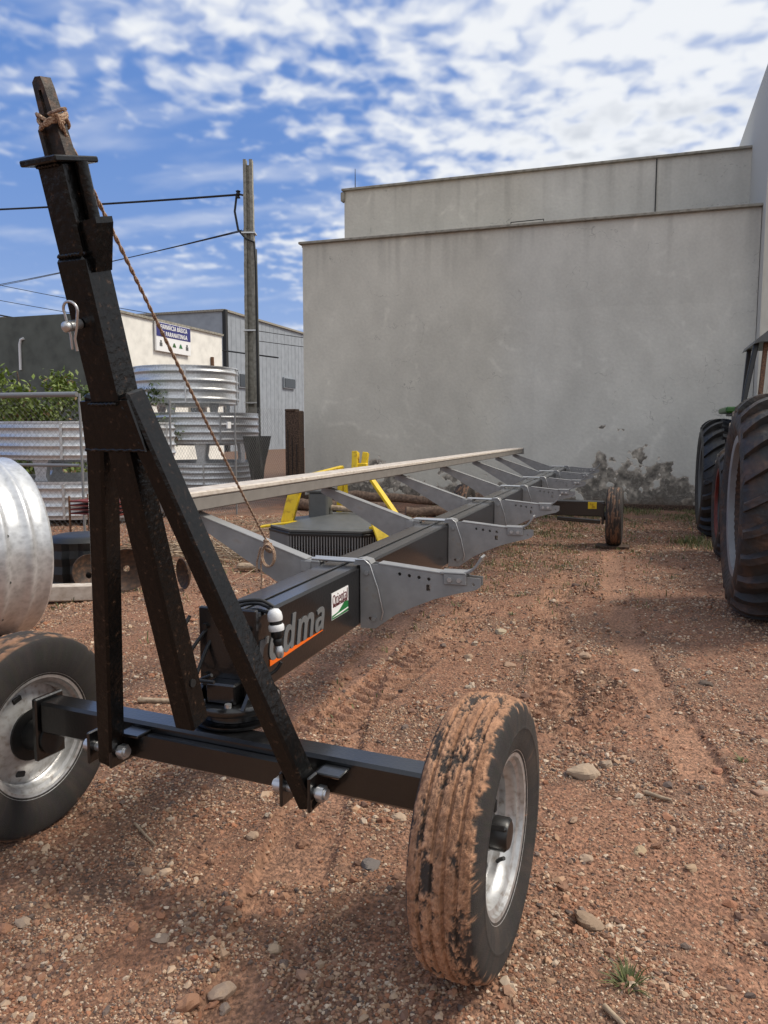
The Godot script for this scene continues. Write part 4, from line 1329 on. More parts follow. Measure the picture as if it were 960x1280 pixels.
	mb.lathe([Vector2(0.08, 0.542), Vector2(0.115, 0.544), Vector2(0.115, 0.572), Vector2(0.150, 0.574), Vector2(0.154, 0.580), Vector2(0.154, 0.598), Vector2(0.148, 0.606), Vector2(0.0, 0.608)], 40)
	part("upper_ring", mb, M.black, tt)
	for k in 8:
		mb = MB.new()
		mb.t = Transform3D(Basis(Vector3.UP, TAU * k / 8.0 + 0.3), Vector3(-1.285, 0, -2.27))
		mb.tube([Vector3(0, 0.604, 0.135), Vector3(0, 0.618, 0.135)], 0.012, 6)
		part("bolt", mb, M.zinc, tt)
	mb = MB.new()
	mb.t = Transform3D(Basis.IDENTITY, Vector3(-1.285, 0, -2.19))
	mb.box(Vector3(0, 0.64, 0), Vector3(0.11, 0.07, 0.06), 0.006)
	part("kingpin_block", mb, M.black, tt)
	for s in [-1.0, 1.0]:
		mb = MB.new()
		mb.t = Transform3D(Basis.IDENTITY, Vector3(-1.285 + s * 0.09, 0, -2.27))
		mb.t = mb.t * Transform3D(Basis(Vector3.UP, PI / 2), Vector3(0, 0, 0))
		mb.extrude(PackedVector2Array([Vector2(-0.13, 0.600), Vector2(0.02, 0.600), Vector2(0.02, 0.74)]), -0.006, 0.006)
		part("gusset", mb, M.black, tt)

	build_drawbar(t, ab, ac)
	build_wiring(t)

	# rear axle
	var ra := sub("rear_axle", t)
	mb = MB.new()
	mb.box(Vector3(-1.28, 0.50, -10.42), Vector3(1.74, 0.20, 0.14), 0.010)
	part("axle_beam", mb, M.black, ra)
	mb = MB.new()
	mb.bar(Vector3(-1.0, 0.37, -10.30), Vector3(-0.45, 0.34, -10.28), 0.05, 0.07, Vector3(0, 0, 1), 0.006)
	part("brace", mb, M.black, ra)
	mb = MB.new()
	mb.box(Vector3(-0.56, 0.545, -10.347), Vector3(0.11, 0.09, 0.004))
	part("warning_decal", mb, M.yellow, ra)
	for s in [-1.0, 1.0]:
		mb = MB.new()
		mb.tube([Vector3(-1.28 + s * 0.85, 0.385, -10.42), Vector3(-1.28 + s * 0.98, 0.385, -10.42)], 0.036, 14)
		mb.box(Vector3(-1.28 + s * 0.855, 0.44, -10.42), Vector3(0.03, 0.28, 0.15), 0.006)
		part("spindle", mb, M.black, ra)
		var rb := Basis(Vector3(0, 0, s), Vector3(s, 0, 0), Vector3(0, 1, 0)) if s > 0 else Basis(Vector3(0, 0, -1), Vector3(-1, 0, 0), Vector3(0, 1, 0))
		wheel(t, Transform3D(rb, Vector3(-1.28 + s * 1.0, 0.405, -10.42)), 0.378, 0.205, 0.40, 140 + int(s), 120)
	mb = MB.new()
	mb.box(Vector3(-1.287, 0.609, -10.42), Vector3(0.30, 0.02, 0.30), 0.003)
	part("saddle", mb, M.black, ra)
	mb = MB.new()
	mb.box(Vector3(-0.29, 0.018, -10.36), Vector3(0.42, 0.030, 0.26), 0.006)
	single("chock_board", mb, M.oldwood, Vector3(-0.29, 0, -10.36), "dark flat board under the rear wheel of the trailer", "board")

func rack_arm(t: Node, z: float, xl: float) -> void:
	var a := sub("rack_arm", t)
	var poly := PackedVector2Array([Vector2(-2.10, 1.128), Vector2(-1.45, 0.912), Vector2(xl - 0.002, 0.900), Vector2(xl - 0.002, 0.690), Vector2(-1.52, 0.745), Vector2(-2.00, 1.030), Vector2(-2.10, 1.076)])
	var mb := MB.new()
	mb.t = Transform3D(Basis.IDENTITY, Vector3(0, 0, z))
	mb.extrude(poly, 0.028, 0.034)
	mb.extrude(poly, -0.034, -0.028)
	part("side_plate", mb, M.grey, a)
	mb = MB.new()
	mb.bar(Vector3(-2.105, 1.1265, z), Vector3(-1.455, 0.9105, z), 0.074, 0.008, Vector3(0.3, 1, 0), 0.002)
	part("top_flange", mb, M.grey, a)
	# folded end cap where the arm meets the beam
	mb = MB.new()
	mb.box(Vector3(-1.425, 0.902, z), Vector3(0.075, 0.012, 0.074), 0.003)
	mb.box(Vector3(-1.455, 0.880, z + 0.037), Vector3(0.05, 0.05, 0.006), 0.002)
	part("end_fold", mb, M.grey, a)
	# clamp rods lying across the beam
	for d in [-0.022, 0.022]:
		mb = MB.new()
		mb.tube([Vector3(-1.43, 0.915, z + d), Vector3(-1.17, 0.912, z + d)], 0.008, 8)
		part("clamp_rod", mb, M.zinc, a)

func rack_bracket(t: Node, z: float, xr: float, xl: float) -> void:
	var b := sub("rack_bracket", t)
	var poly := PackedVector2Array([Vector2(xr + 0.003, 0.608), Vector2(-1.115, 0.610), Vector2(-1.02, 0.680), Vector2(-0.93, 0.725), Vector2(-0.84, 0.764), Vector2(-0.74, 0.795), Vector2(-0.66, 0.815), Vector2(-0.635, 0.830), Vector2(-0.635, 0.868), Vector2(-0.80, 0.878), Vector2(-1.10, 0.906), Vector2(xr + 0.003, 0.908)])
	var holes := [ring2(-1.00, 0.868, 0.008), ring2(-0.955, 0.863, 0.008), ring2(-0.91, 0.858, 0.008), ring2(-0.865, 0.853, 0.008), ring2(-0.665, 0.840, 0.007),
		PackedVector2Array([Vector2(-0.877, 0.80), Vector2(-0.858, 0.80), Vector2(-0.858, 0.828), Vector2(-0.877, 0.828)]), ring2(-1.14, 0.655, 0.008)]
	for d in [[0.026, 0.032], [-0.032, -0.026]]:
		var mb0 := MB.new()
		mb0.t = Transform3D(Basis.IDENTITY, Vector3(0, 0, z))
		mb0.extrude(poly, d[0], d[1], holes)
		part("side_plate", mb0, M.grey, b)
	var mb := MB.new()
	mb.bar(Vector3(-1.10, 0.910, z), Vector3(-0.80, 0.882, z), 0.070, 0.008, Vector3(0.05, 1, 0), 0.002)
	part("top_flange", mb, M.grey, b)
	# sliding saddle with turned-up lip
	mb = MB.new()
	mb.box(Vector3(-0.755, 0.886, z), Vector3(0.115, 0.012, 0.086), 0.003)
	mb.box(Vector3(-0.745, 0.862, z + 0.040), Vector3(0.10, 0.050, 0.006), 0.002)
	mb.box(Vector3(-0.745, 0.862, z - 0.040), Vector3(0.10, 0.050, 0.006), 0.002)
	part("saddle", mb, M.grey, b)
	mb = MB.new()
	var lip := []
	for i in 7:
		var s := i / 6.0
		lip.append(Vector3(-0.705 + 0.075 * s, 0.889 + 0.075 * s * s, z))
	for i in 6: mb.bar(lip[i], lip[i + 1], 0.075, 0.010, Vector3(-0.3, 1, 0), 0.001)
	part("lip", mb, M.grey, b)
	for x in [-0.768, -0.726]:
		mb = MB.new()
		mb.tube([Vector3(x, 0.858, z + 0.043), Vector3(x, 0.858, z + 0.052)], 0.011, 6)
		part("bolt", mb, M.zinc, b)
	for q in [Vector2(-1.155, 0.865), Vector2(-1.12, 0.655)]:
		mb = MB.new()
		mb.tube([Vector3(q.x, q.y, z + 0.032), Vector3(q.x, q.y, z + 0.042)], 0.012, 6)
		part("bolt", mb, M.grey, b)
	# rounded shoulder over the beam corner
	mb = MB.new()
	mb.t = Transform3D(Basis.IDENTITY, Vector3(0, 0, z))
	mb.extrude(PackedVector2Array([Vector2(xr - 0.03, 0.899), Vector2(xr + 0.02, 0.899), Vector2(xr + 0.055, 0.906), Vector2(xr + 0.045, 0.922), Vector2(xr + 0.01, 0.930), Vector2(xr - 0.02, 0.924)]), -0.034, 0.034)
	part("shoulder", mb, M.grey, b)
	# bent wire lock hanging in front of the plate
	mb = MB.new()
	mb.tube([Vector3(xr - 0.01, 0.925, z + 0.05), Vector3(xr + 0.03, 0.928, z + 0.055), Vector3(xr + 0.055, 0.905, z + 0.05), Vector3(-1.10, 0.80, z + 0.043), Vector3(-1.075, 0.69, z + 0.043), Vector3(-1.085, 0.655, z + 0.040)], 0.0038, 6)
	part("wire_lock", mb, M.zinc, b)
	# vertical strap on the beam just behind the bracket
	mb = MB.new()
	mb.box(Vector3(xr + 0.002, 0.755, z - 0.045), Vector3(0.006, 0.27, 0.02), 0.001)
	part("strap", mb, M.black, b)

func build_drawbar(t: Node, ab: Basis, ac: Vector3) -> void:
	var d := sub("drawbar", t)
	var lean := deg_to_rad(15.9)
	var u := Vector3.UP * cos(lean) + ab.z * sin(lean)
	var O := ac + ab.z * 0.125 + ab.x * 0.02 + Vector3(0, -0.018, 0)
	draw_t = Transform3D(Basis(ab.x, u, ab.x.cross(u)), O)
	var mb := MB.new()
	mb.t = draw_t
	mb.box(Vector3(0, 0.70, 0.0), Vector3(0.074, 1.06, 0.082), 0.008)
	part("centre_tube", mb, M.worn, d)
	mb = MB.new()
	mb.t = draw_t
	mb.tube([Vector3(-0.04, 0.32, 0.0), Vector3(0.0405, 0.32, 0.0)], 0.013, 10)
	part("pin_bush", mb, M.wire, d)
	mb = MB.new()
	mb.t = draw_t
	mb.box(Vector3(0, 1.36, 0.0), Vector3(0.090, 0.36, 0.094), 0.008)
	part("sleeve", mb, M.worn, d)
	mb = MB.new()
	mb.t = draw_t
	mb.box(Vector3(0, 1.63, 0.0), Vector3(0.076, 0.24, 0.080), 0.007)
	part("inner_tube", mb, M.worn, d)
	mb = MB.new()
	mb.t = draw_t
	mb.box(Vector3(0.0, 1.752, 0.0), Vector3(0.112, 0.014, 0.140), 0.003)
	part("cap_plate", mb, M.worn, d)
	# hitch tongue: slotted flat bar standing on the cap
	mb = MB.new()
	mb.t = draw_t * Transform3D(Basis(Vector3(0, 0, 1), 0.03), Vector3(0.012, 1.75, 0.0))
	mb.extrude(PackedVector2Array([Vector2(-0.024, 0.0), Vector2(0.028, 0.0), Vector2(0.022, 0.07), Vector2(0.014, 0.155), Vector2(0.010, 0.176), Vector2(-0.006, 0.178), Vector2(-0.018, 0.168)]), -0.016, 0.016, [PackedVector2Array([Vector2(-0.006, 0.09), Vector2(0.006, 0.09), Vector2(0.003, 0.15), Vector2(-0.006, 0.15)])])
	mb.box(Vector3(-0.022, 0.035, 0.004), Vector3(0.012, 0.075, 0.05), 0.003)
	part("hitch_tongue", mb, M.tip, d)
	# jack tube and wedge on the far side of the tip
	mb = MB.new()
	mb.t = draw_t
	mb.tube([Vector3(0.052, 1.62, -0.012), Vector3(0.052, 1.745, -0.012)], 0.016, 12)
	part("side_tube", mb, M.worn, d)
	mb = MB.new()
	mb.t = draw_t
	mb.extrude(PackedVector2Array([Vector2(0.039, 1.615), Vector2(0.088, 1.622), Vector2(0.088, 1.608), Vector2(0.052, 1.50), Vector2(0.039, 1.50)]), -0.036, 0.022)
	part("wedge", mb, M.worn, d)
	for s in [-1.0, 1.0]:
		mb = MB.new()
		mb.t = draw_t
		var lo := Vector3(s * 0.372, 0.0, 0.0)
		var hi := Vector3(s * 0.045, 1.20, 0.0)
		mb.bar(lo + (hi - lo).normalized() * -0.045, hi, 0.058, 0.072, Vector3(0, 0, 1), 0.007)
		part("leg", mb, M.worn, d)
	for wl in [[Vector3(-0.045, 1.182, 0.05), Vector3(0.045, 1.182, 0.05)], [Vector3(0.036, 1.545, 0.041), Vector3(-0.036, 1.545, 0.041)], [Vector3(0.040, 1.545, -0.036), Vector3(0.040, 1.545, 0.036)], [Vector3(-0.034, 1.743, 0.042), Vector3(0.036, 1.743, 0.042)], [Vector3(-0.10, 1.058, 0.044), Vector3(0.10, 1.058, 0.044)], [Vector3(0.052, 1.19, 0.042), Vector3(0.088, 1.06, 0.042)]]:
		mb = MB.new()
		mb.t = draw_t
		var wp := []
		for i in 22: wp.append(wl[0].lerp(wl[1], i / 21.0) + Vector3(0, 0.0016 * sin(i * 2.1), 0.0012 * cos(i * 1.7)))
		mb.tube(wp, 0.0048, 6)
		part("weld_bead", mb, M.worn, d)
	# gusset plate under the junction
	mb = MB.new()
	mb.t = draw_t
	mb.extrude(PackedVector2Array([Vector2(-0.10, 1.06), Vector2(0.10, 1.06), Vector2(0.078, 1.19), Vector2(-0.078, 1.19)]), 0.038, 0.046)
	part("gusset", mb, M.worn, d)
	# pin with its looped clip through the sleeve
	mb = MB.new()
	mb.t = draw_t
	mb.tube([Vector3(-0.01, 1.385, 0.05), Vector3(-0.01, 1.385, 0.085)], 0.0125, 14)
	mb.t = draw_t * Transform3D(Basis(Vector3(1, 0, 0), PI / 2), Vector3(-0.01, 1.385, 0.085))
	mb.lathe([Vector2(0.010, 0.0), Vector2(0.013, 0.004), Vector2(0.013, 0.014), Vector2(0.009, 0.018), Vector2(0.0, 0.019)], 16)
	part("hitch_pin", mb, M.zinc, d)
	mb = MB.new()
	mb.t = draw_t * Transform3D(Basis.IDENTITY, Vector3(0.004, 1.385, 0.075))
	var lp := [Vector3(-0.02, -0.055, 0.012), Vector3(-0.014, -0.02, 0.012), Vector3(-0.016, 0.01, 0.012)]
	for i in 11:
		var an := PI * 1.12 - PI * 1.3 * i / 10.0
		lp.append(Vector3(0.004 + 0.022 * cos(an), 0.038 + 0.020 * sin(an), 0.012))
	lp.append(Vector3(0.012, 0.0, 0.012)); lp.append(Vector3(-0.004, -0.03, 0.012)); lp.append(Vector3(-0.006, -0.06, 0.012))
	mb.tube(lp, 0.0035, 6)
	part("spring_clip", mb, M.zinc, d)

func build_wiring(t: Node) -> void:
	var w := sub("wiring", t)
	var p0 := Vector3(-1.150, 0.872, -2.30)
	var mb := MB.new()
	mb.t = Transform3D(Basis(Vector3(0, 0, 1), 0.12), p0)
	mb.lathe([Vector2(0.0, -0.006), Vector2(0.024, -0.006), Vector2(0.026, 0.004), Vector2(0.024, 0.020), Vector2(0.016, 0.032), Vector2(0.0, 0.036)], 20)
	mb.lathe([Vector2(0.0, -0.040), Vector2(0.026, -0.040), Vector2(0.027, -0.034), Vector2(0.027, -0.024), Vector2(0.024, -0.019), Vector2(0.0, -0.019)], 20)
	part("plug", mb, M.plastic_white, w)
	mb = MB.new()
	mb.t = Transform3D(Basis(Vector3(0, 0, 1), 0.12), p0)
	mb.lathe([Vector2(0.0, -0.0188), Vector2(0.021, -0.0188), Vector2(0.021, -0.0062), Vector2(0.0, -0.0062)], 18)
	mb.lathe([Vector2(0.0, -0.092), Vector2(0.013, -0.092), Vector2(0.018, -0.076), Vector2(0.015, -0.068), Vector2(0.022, -0.058), Vector2(0.021, -0.0402), Vector2(0.0, -0.0402)], 18)
	part("collar", mb, M.plastic_black, w)
	mb = MB.new()
	mb.t = Transform3D(Basis(Vector3(0, 0, 1), 0.12), p0)
	mb.lathe([Vector2(0.0, -0.135), Vector2(0.010, -0.135), Vector2(0.016, -0.120), Vector2(0.016, -0.106), Vector2(0.011, -0.0925), Vector2(0.0, -0.0925)], 18)
	part("socket", mb, M.zinc, w)
	var paths := [
		[p0 + Vector3(-0.005, 0.040, 0), p0 + Vector3(-0.05, 0.062, 0.01), p0 + Vector3(-0.12, 0.055, 0.03), p0 + Vector3(-0.19, 0.02, 0.05), p0 + Vector3(-0.23, -0.06, 0.08)],
		[p0 + Vector3(-0.02, 0.035, 0), p0 + Vector3(-0.07, 0.045, -0.01), p0 + Vector3(-0.13, 0.035, 0.0), p0 + Vector3(-0.2, -0.01, 0.06), p0 + Vector3(-0.25, -0.10, 0.13)],
		[p0 + Vector3(-0.03, 0.02, 0), p0 + Vector3(-0.09, 0.022, -0.01), p0 + Vector3(-0.15, 0.0, 0.02), p0 + Vector3(-0.2, -0.06, 0.07), p0 + Vector3(-0.22, -0.18, 0.15)],
		[p0 + Vector3(0.02, -0.148, 0), p0 + Vector3(0.0, -0.18, 0.01), p0 + Vector3(-0.05, -0.205, 0.04), p0 + Vector3(-0.12, -0.22, 0.09), p0 + Vector3(-0.2, -0.2, 0.14)],
		[Vector3(-1.42, 0.88, -2.20), Vector3(-1.44, 0.80, -2.15), Vector3(-1.45, 0.70, -2.12), Vector3(-1.42, 0.665, -2.10), Vector3(-1.36, 0.66, -2.09), Vector3(-1.33, 0.70, -2.08), Vector3(-1.26, 0.735, -2.07)],
		[Vector3(-1.43, 0.88, -2.22), Vector3(-1.47, 0.78, -2.18), Vector3(-1.47, 0.68, -2.14), Vector3(-1.42, 0.64, -2.11), Vector3(-1.35, 0.645, -2.09), Vector3(-1.32, 0.69, -2.07), Vector3(-1.35, 0.715, -2.06), Vector3(-1.24, 0.72, -2.05)],
	]
	for p in paths:
		mb = MB.new()
		var c := Curve3D.new()
		for i in p.size():
			var tg := Vector3.ZERO
			if i > 0 and i < p.size() - 1: tg = (p[i + 1] - p[i - 1]) / 6.0
			c.add_point(p[i], -tg, tg)
		mb.tube(Array(c.tessellate(4, 4)), 0.0062, 8)
		part("cord", mb, M.cable, w)

# ---------------------------------------------------------------- rope
func build_rope() -> void:
	var a := draw_t * Vector3(0.045, 1.845, 0.025)
	var b := Vector3(-1.655, 0.985, -3.235)
	var pts := sag(a, b, 0.012, 40)
	var t := thing("tie_rope", "thin brown tie rope from the drawbar tip to the first rack arm", "rope", b)
	# two strands twisted round each other
	for s in 2:
		var mb := MB.new()
		var q := []
		var L := 0.0
		var dir := (b - a).normalized()
		var xx := dir.cross(Vector3.UP).normalized()
		var yy := dir.cross(xx)
		for i in 260:
			var f := i / 259.0
			var p: Vector3 = a.lerp(b, f) - Vector3(0, 0.012 * 4.0 * f * (1.0 - f), 0)
			var an := f * 190.0 + s * PI
			q.append(p + (xx * cos(an) + yy * sin(an)) * 0.0026)
		mb.tube(q, 0.0034, 6)
		part("strand", mb, M.rope, t)
	# turns round the tongue
	var mb := MB.new()
	var q := []
	for i in 64:
		var an := TAU * i / 20.0
		q.append(draw_t * Vector3(0.010 + 0.030 * cos(an), 1.828 + 0.010 * sin(i * 0.7) + 0.0003 * i, 0.034 * sin(an)))
	q.append(draw_t * Vector3(0.07, 1.85, 0.03)); q.append(draw_t * Vector3(0.085, 1.848, 0.035))
	mb.tube(q, 0.0045, 6)
	part("top_knot", mb, M.rope, t)
	# knot, coil and tail at the arm
	mb = MB.new()
	q = []
	for i in 70:
		var an := TAU * i / 17.0
		q.append(b + Vector3(0.012 + 0.014 * cos(an) + 0.004 * sin(i * 1.3), -0.02 + 0.02 * sin(an * 0.37) + 0.012 * sin(an), 0.016 + 0.016 * sin(an)))
	mb.tube(q, 0.0048, 6)
	part("knot", mb, M.rope, t)
	mb = MB.new()
	q = []
	for i in 46:
		var an := TAU * i / 22.0
		q.append(b + Vector3(0.035 + 0.034 * cos(an + 1.5), -0.055 + 0.052 * sin(an + 1.5), 0.045 + 0.0006 * i))
	mb.tube(q, 0.0048, 6)
	part("loop", mb, M.rope, t)
	mb = MB.new()
	mb.tube([b + Vector3(0.0, -0.02, 0.045), b + Vector3(-0.008, -0.10, 0.05), b + Vector3(-0.004, -0.17, 0.05), b + Vector3(-0.012, -0.235, 0.05)], 0.0045, 6)
	mb.tube([b + Vector3(-0.01, -0.02, 0.045), b + Vector3(-0.028, -0.09, 0.05), b + Vector3(-0.030, -0.14, 0.05)], 0.0045, 6)
	part("tail", mb, M.rope, t)

# ---------------------------------------------------------------- rotary cutter behind the trailer
func build_mower() -> void:
	var at := Vector3(-3.42, 0, -8.75)
	var t := thing("rotary_cutter", "yellow and dark grey rotary cutter parked behind the trailer rack", "rotary cutter", at)
	var f := Transform3D(Basis(Vector3.UP, 0.12), at)
	var oct := PackedVector2Array([Vector2(-0.80, -0.42), Vector2(-0.42, -0.82), Vector2(0.42, -0.82), Vector2(0.80, -0.42), Vector2(0.80, 0.50), Vector2(0.45, 0.85), Vector2(-0.45, 0.85), Vector2(-0.80, 0.50)])
	var flat := f * Transform3D(Basis(Vector3(1, 0, 0), Vector3(0, 0, -1), Vector3(0, 1, 0)), Vector3.ZERO)   # polygon y runs to -Z, extrusion upwards
	var mb := MB.new()
	mb.t = flat
	mb.extrude(oct, 0.375, 0.395)
	part("deck", mb, M.deck, t)
	mb = MB.new()
	mb.t = flat
	var inner := PackedVector2Array()
	for p in oct: inner.append(p * 0.965)
	mb.extrude(oct, 0.20, 0.374, [inner])
	part("skirt", mb, M.plastic_black, t)
	mb = MB.new()
	mb.t = f
	mb.lathe([Vector2(0.80, 0.396), Vector2(0.60, 0.45), Vector2(0.26, 0.50), Vector2(0.0, 0.51)], 8)
	part("cone_cover", mb, M.deck, t)
	# chain curtains: hanging links along the near edges
	for side in [[Vector3(-0.42, 0, 0.82), Vector3(0.42, 0, 0.82), 26], [Vector3(0.42, 0, 0.82), Vector3(0.80, 0, 0.42), 17], [Vector3(-0.80, 0, 0.42), Vector3(-0.42, 0, 0.82), 17]]:
		var a: Vector3 = side[0] * 1.01
		var b: Vector3 = side[1] * 1.01
		for k in side[2]:
			mb = MB.new()
			mb.t = f
			var p := a.lerp(b, (k + 0.5) / side[2])
			mb.tube([p + Vector3(0, 0.33, 0), p + Vector3(0, 0.05, 0.005)], 0.0085, 5)
			part("guard_chain", mb, M.mesh_wire, t)
		mb = MB.new()
		mb.t = f
		mb.bar(a + Vector3(0, 0.345, 0), b + Vector3(0, 0.345, 0), 0.03, 0.03, Vector3.UP, 0.004)
		part("chain_rail", mb, M.plastic_black, t)
	# gearbox
	mb = MB.new()
	mb.t = f
	mb.box(Vector3(-0.28, 0.60, 0.05), Vector3(0.24, 0.34, 0.26), 0.02)
	mb.box(Vector3(-0.28, 0.785, 0.05), Vector3(0.27, 0.03, 0.29), 0.006)
	part("gearbox", mb, M.deck, t)
	# yellow headstock: two leaning posts with a cross head
	mb = MB.new()
	mb.t = f
	mb.bar(Vector3(-0.66, 0.39, 0.22), Vector3(-0.55, 0.90, 0.12), 0.15, 0.07, Vector3(0, 0, 1), 0.008)
	mb.bar(Vector3(-0.57, 0.90, 0.13), Vector3(-0.10, 1.03, -0.35), 0.08, 0.10, Vector3.UP, 0.008)
	part("headstock", mb, M.yellow, t)
	mb = MB.new()
	mb.t = f
	mb.bar(Vector3(-0.14, 0.42, -0.30), Vector3(-0.12, 1.03, -0.34), 0.07, 0.05, Vector3(0, 0, 1), 0.006)
	mb.bar(Vector3(-0.04, 0.42, -0.30), Vector3(-0.07, 1.03, -0.34), 0.05, 0.05, Vector3(0, 0, 1), 0.006)
	part("headstock", mb, M.yellow, t)
	mb = MB.new()
	mb.t = f
	mb.bar(Vector3(0.06, 1.00, -0.36), Vector3(0.05, 1.25, -0.42), 0.075, 0.12, Vector3(0, 0, 1), 0.006)
	mb.bar(Vector3(0.16, 1.04, -0.40), Vector3(0.18, 1.24, -0.44), 0.07, 0.10, Vector3(0, 0, 1), 0.006)
	mb.box(Vector3(0.11, 1.06, -0.39), Vector3(0.20, 0.10, 0.10), 0.01)
	part("top_hitch", mb, M.yellow, t)
	mb = MB.new()
	mb.t = f
	mb.bar(Vector3(0.20, 1.00, -0.38), Vector3(0.74, 0.42, 0.10), 0.07, 0.04, Vector3.UP, 0.004)
	part("stay", mb, M.yellow, t)
	# yellow skid brackets at the deck edges
	mb = MB.new()
	mb.t = f
	mb.bar(Vector3(0.66, 0.56, 0.70), Vector3(0.86, 0.26, 1.02), 0.40, 0.03, Vector3(0.3, 0.6, 0.5), 0.006)
	mb.bar(Vector3(0.52, 0.42, 0.60), Vector3(0.72, 0.435, 0.74), 0.20, 0.03, Vector3.UP, 0.006)
	part("skid_plate", mb, M.yellow, t)
	mb = MB.new()
	mb.t = f
	mb.bar(Vector3(-0.95, 0.36, 0.35), Vector3(-0.42, 0.44, 0.28), 0.16, 0.025, Vector3.UP, 0.006)
	part("side_bar", mb, M.yellow, t)
	# drive shaft lying on the deck
	mb = MB.new()
	mb.t = f
	mb.tube([Vector3(-0.14, 0.58, 0.06), Vector3(0.22, 0.55, 0.02)], 0.035, 12)
	mb.tube([Vector3(0.22, 0.55, 0.02), Vector3(0.52, 0.50, 0.06)], 0.062, 14)
	part("drive_shaft", mb, M.stick, t)
	mb = MB.new()
	mb.t = f
	mb.tube([Vector3(0.52, 0.50, 0.06), Vector3(0.58, 0.49, 0.07)], 0.075, 14)
	mb.box(Vector3(0.66, 0.48, 0.09), Vector3(0.12, 0.06, 0.09), 0.015)
	part("universal_joint", mb, M.rusty, t)
	for s in [-1.0, 1.0]:
		mb = MB.new()
		mb.t = f
		mb.box(Vector3(s * 0.80, 0.10, -0.05), Vector3(0.05, 0.20, 1.0), 0.01)
		part("skid_shoe", mb, M.plastic_black, t)

# ---------------------------------------------------------------- tractors
func lug_tyre(mb: MB, R: float, W: float, lugs: int) -> void:
	# carcass
	var hw := W * 0.5
	var bead := R * 0.60
	var prof := []
	for q in [[bead, -0.40], [bead + 0.05 * R, -0.46], [R * 0.75, -0.52], [R * 0.83, -0.49], [R * 0.875, -0.42], [R * 0.915, -0.25], [R * 0.925, 0.0], [R * 0.915, 0.25], [R * 0.875, 0.42], [R * 0.83, 0.49], [R * 0.75, 0.52], [bead + 0.05 * R, 0.46], [bead, 0.40]]:
		prof.append(Vector2(q[0], q[1] * W))
	mb.lathe(prof, 64, 0.2)
	# chevron lugs
	for k in lugs * 2:
		var s := 1.0 if k % 2 == 0 else -1.0
		var a0 := TAU * (k / 2) / lugs + (0.0 if s > 0.0 else PI / lugs)
		var ctr := []
		for i in 6:
			var f := i / 5.0
			var w := s * lerpf(-0.02, 0.49, f) * W
			var a := a0 + lerpf(0.0, 0.20, pow(f, 1.1)) * (0.83 / R)
			var r := R * (1.0 - 0.115 * pow(f, 3.2))
			ctr.append([w, a, r])
		var half := 0.020 / R * 1.6
		for i in 5:
			var P := []
			for e in [i, i + 1]:
				var w: float = ctr[e][0]
				var a: float = ctr[e][1]
				var rt: float = ctr[e][2]
				var rb: float = rt * 0.89
				for q in [[-1.6, rb], [-0.95, rt], [0.95, rt], [1.6, rb]]:
					var an: float = a + q[0] * half
					P.append(Vector3(cos(an) * q[1], w, sin(an) * q[1]))
			var mid := Vector3.ZERO
			for p in P: mid += p
			mid /= 8.0
			mid *= 0.97
			for e in 3: mb.face([P[e], P[e + 1], P[e + 5], P[e + 4]], mid)
			if i == 4: mb.face([P[4], P[5], P[6], P[7]], mid)
			if i == 0: mb.face([P[0], P[1], P[2], P[3]], mid)

func tractor_wheel(t: Node, at: Vector3, outward: float, R: float, W: float, lugs: int, rubber: Material, rimm: Material) -> void:
	var w := sub("wheel", t)
	var f := Transform3D(Basis(Vector3(0, 0, outward), Vector3(outward, 0, 0), Vector3(0, 1, 0)), at)
	var mb := MB.new()
	mb.t = f
	lug_tyre(mb, R, W, lugs)
	part("tyre", mb, rubber, w)
	mb = MB.new()
	mb.t = f
	var b := R * 0.61
	mb.lathe([Vector2(b * 0.9, -0.40 * W), Vector2(b + 0.015, -0.42 * W), Vector2(b + 0.015, -0.38 * W), Vector2(b * 0.93, -0.30 * W), Vector2(b * 0.93, 0.30 * W), Vector2(b + 0.015, 0.38 * W), Vector2(b + 0.015, 0.43 * W), Vector2(b * 0.95, 0.40 * W), Vector2(b * 0.90, 0.28 * W), Vector2(b * 0.88, 0.05 * W), Vector2(b * 0.45, -0.02 * W), Vector2(0.0, -0.02 * W)], 48)
	mb.lathe([Vector2(0.0, -0.04 * W), Vector2(b * 0.45, -0.04 * W), Vector2(b * 0.88, 0.03 * W), Vector2(b * 0.90, -0.40 * W)], 48)
	part("wheel_disc", mb, M.darkrust if rimm == M.grey else M.plastic_black, w)
	mb = MB.new()
	mb.t = f
	mb.lathe([Vector2(b * 0.93, 0.24 * W), Vector2(b + 0.012, 0.40 * W), Vector2(b + 0.022, 0.445 * W), Vector2(b + 0.004, 0.45 * W), Vector2(b * 0.94, 0.43 * W), Vector2(b * 0.92, 0.30 * W)], 56)
	part("rim", mb, rimm, w)
	mb = MB.new()
	mb.t = f
	mb.lathe([Vector2(0.0, -0.45 * W), Vector2(0.12, -0.45 * W), Vector2(0.12, 0.12 * W), Vector2(0.07, 0.22 * W), Vector2(0.0, 0.22 * W)], 20)
	part("hub", mb, M.plastic_black, w)

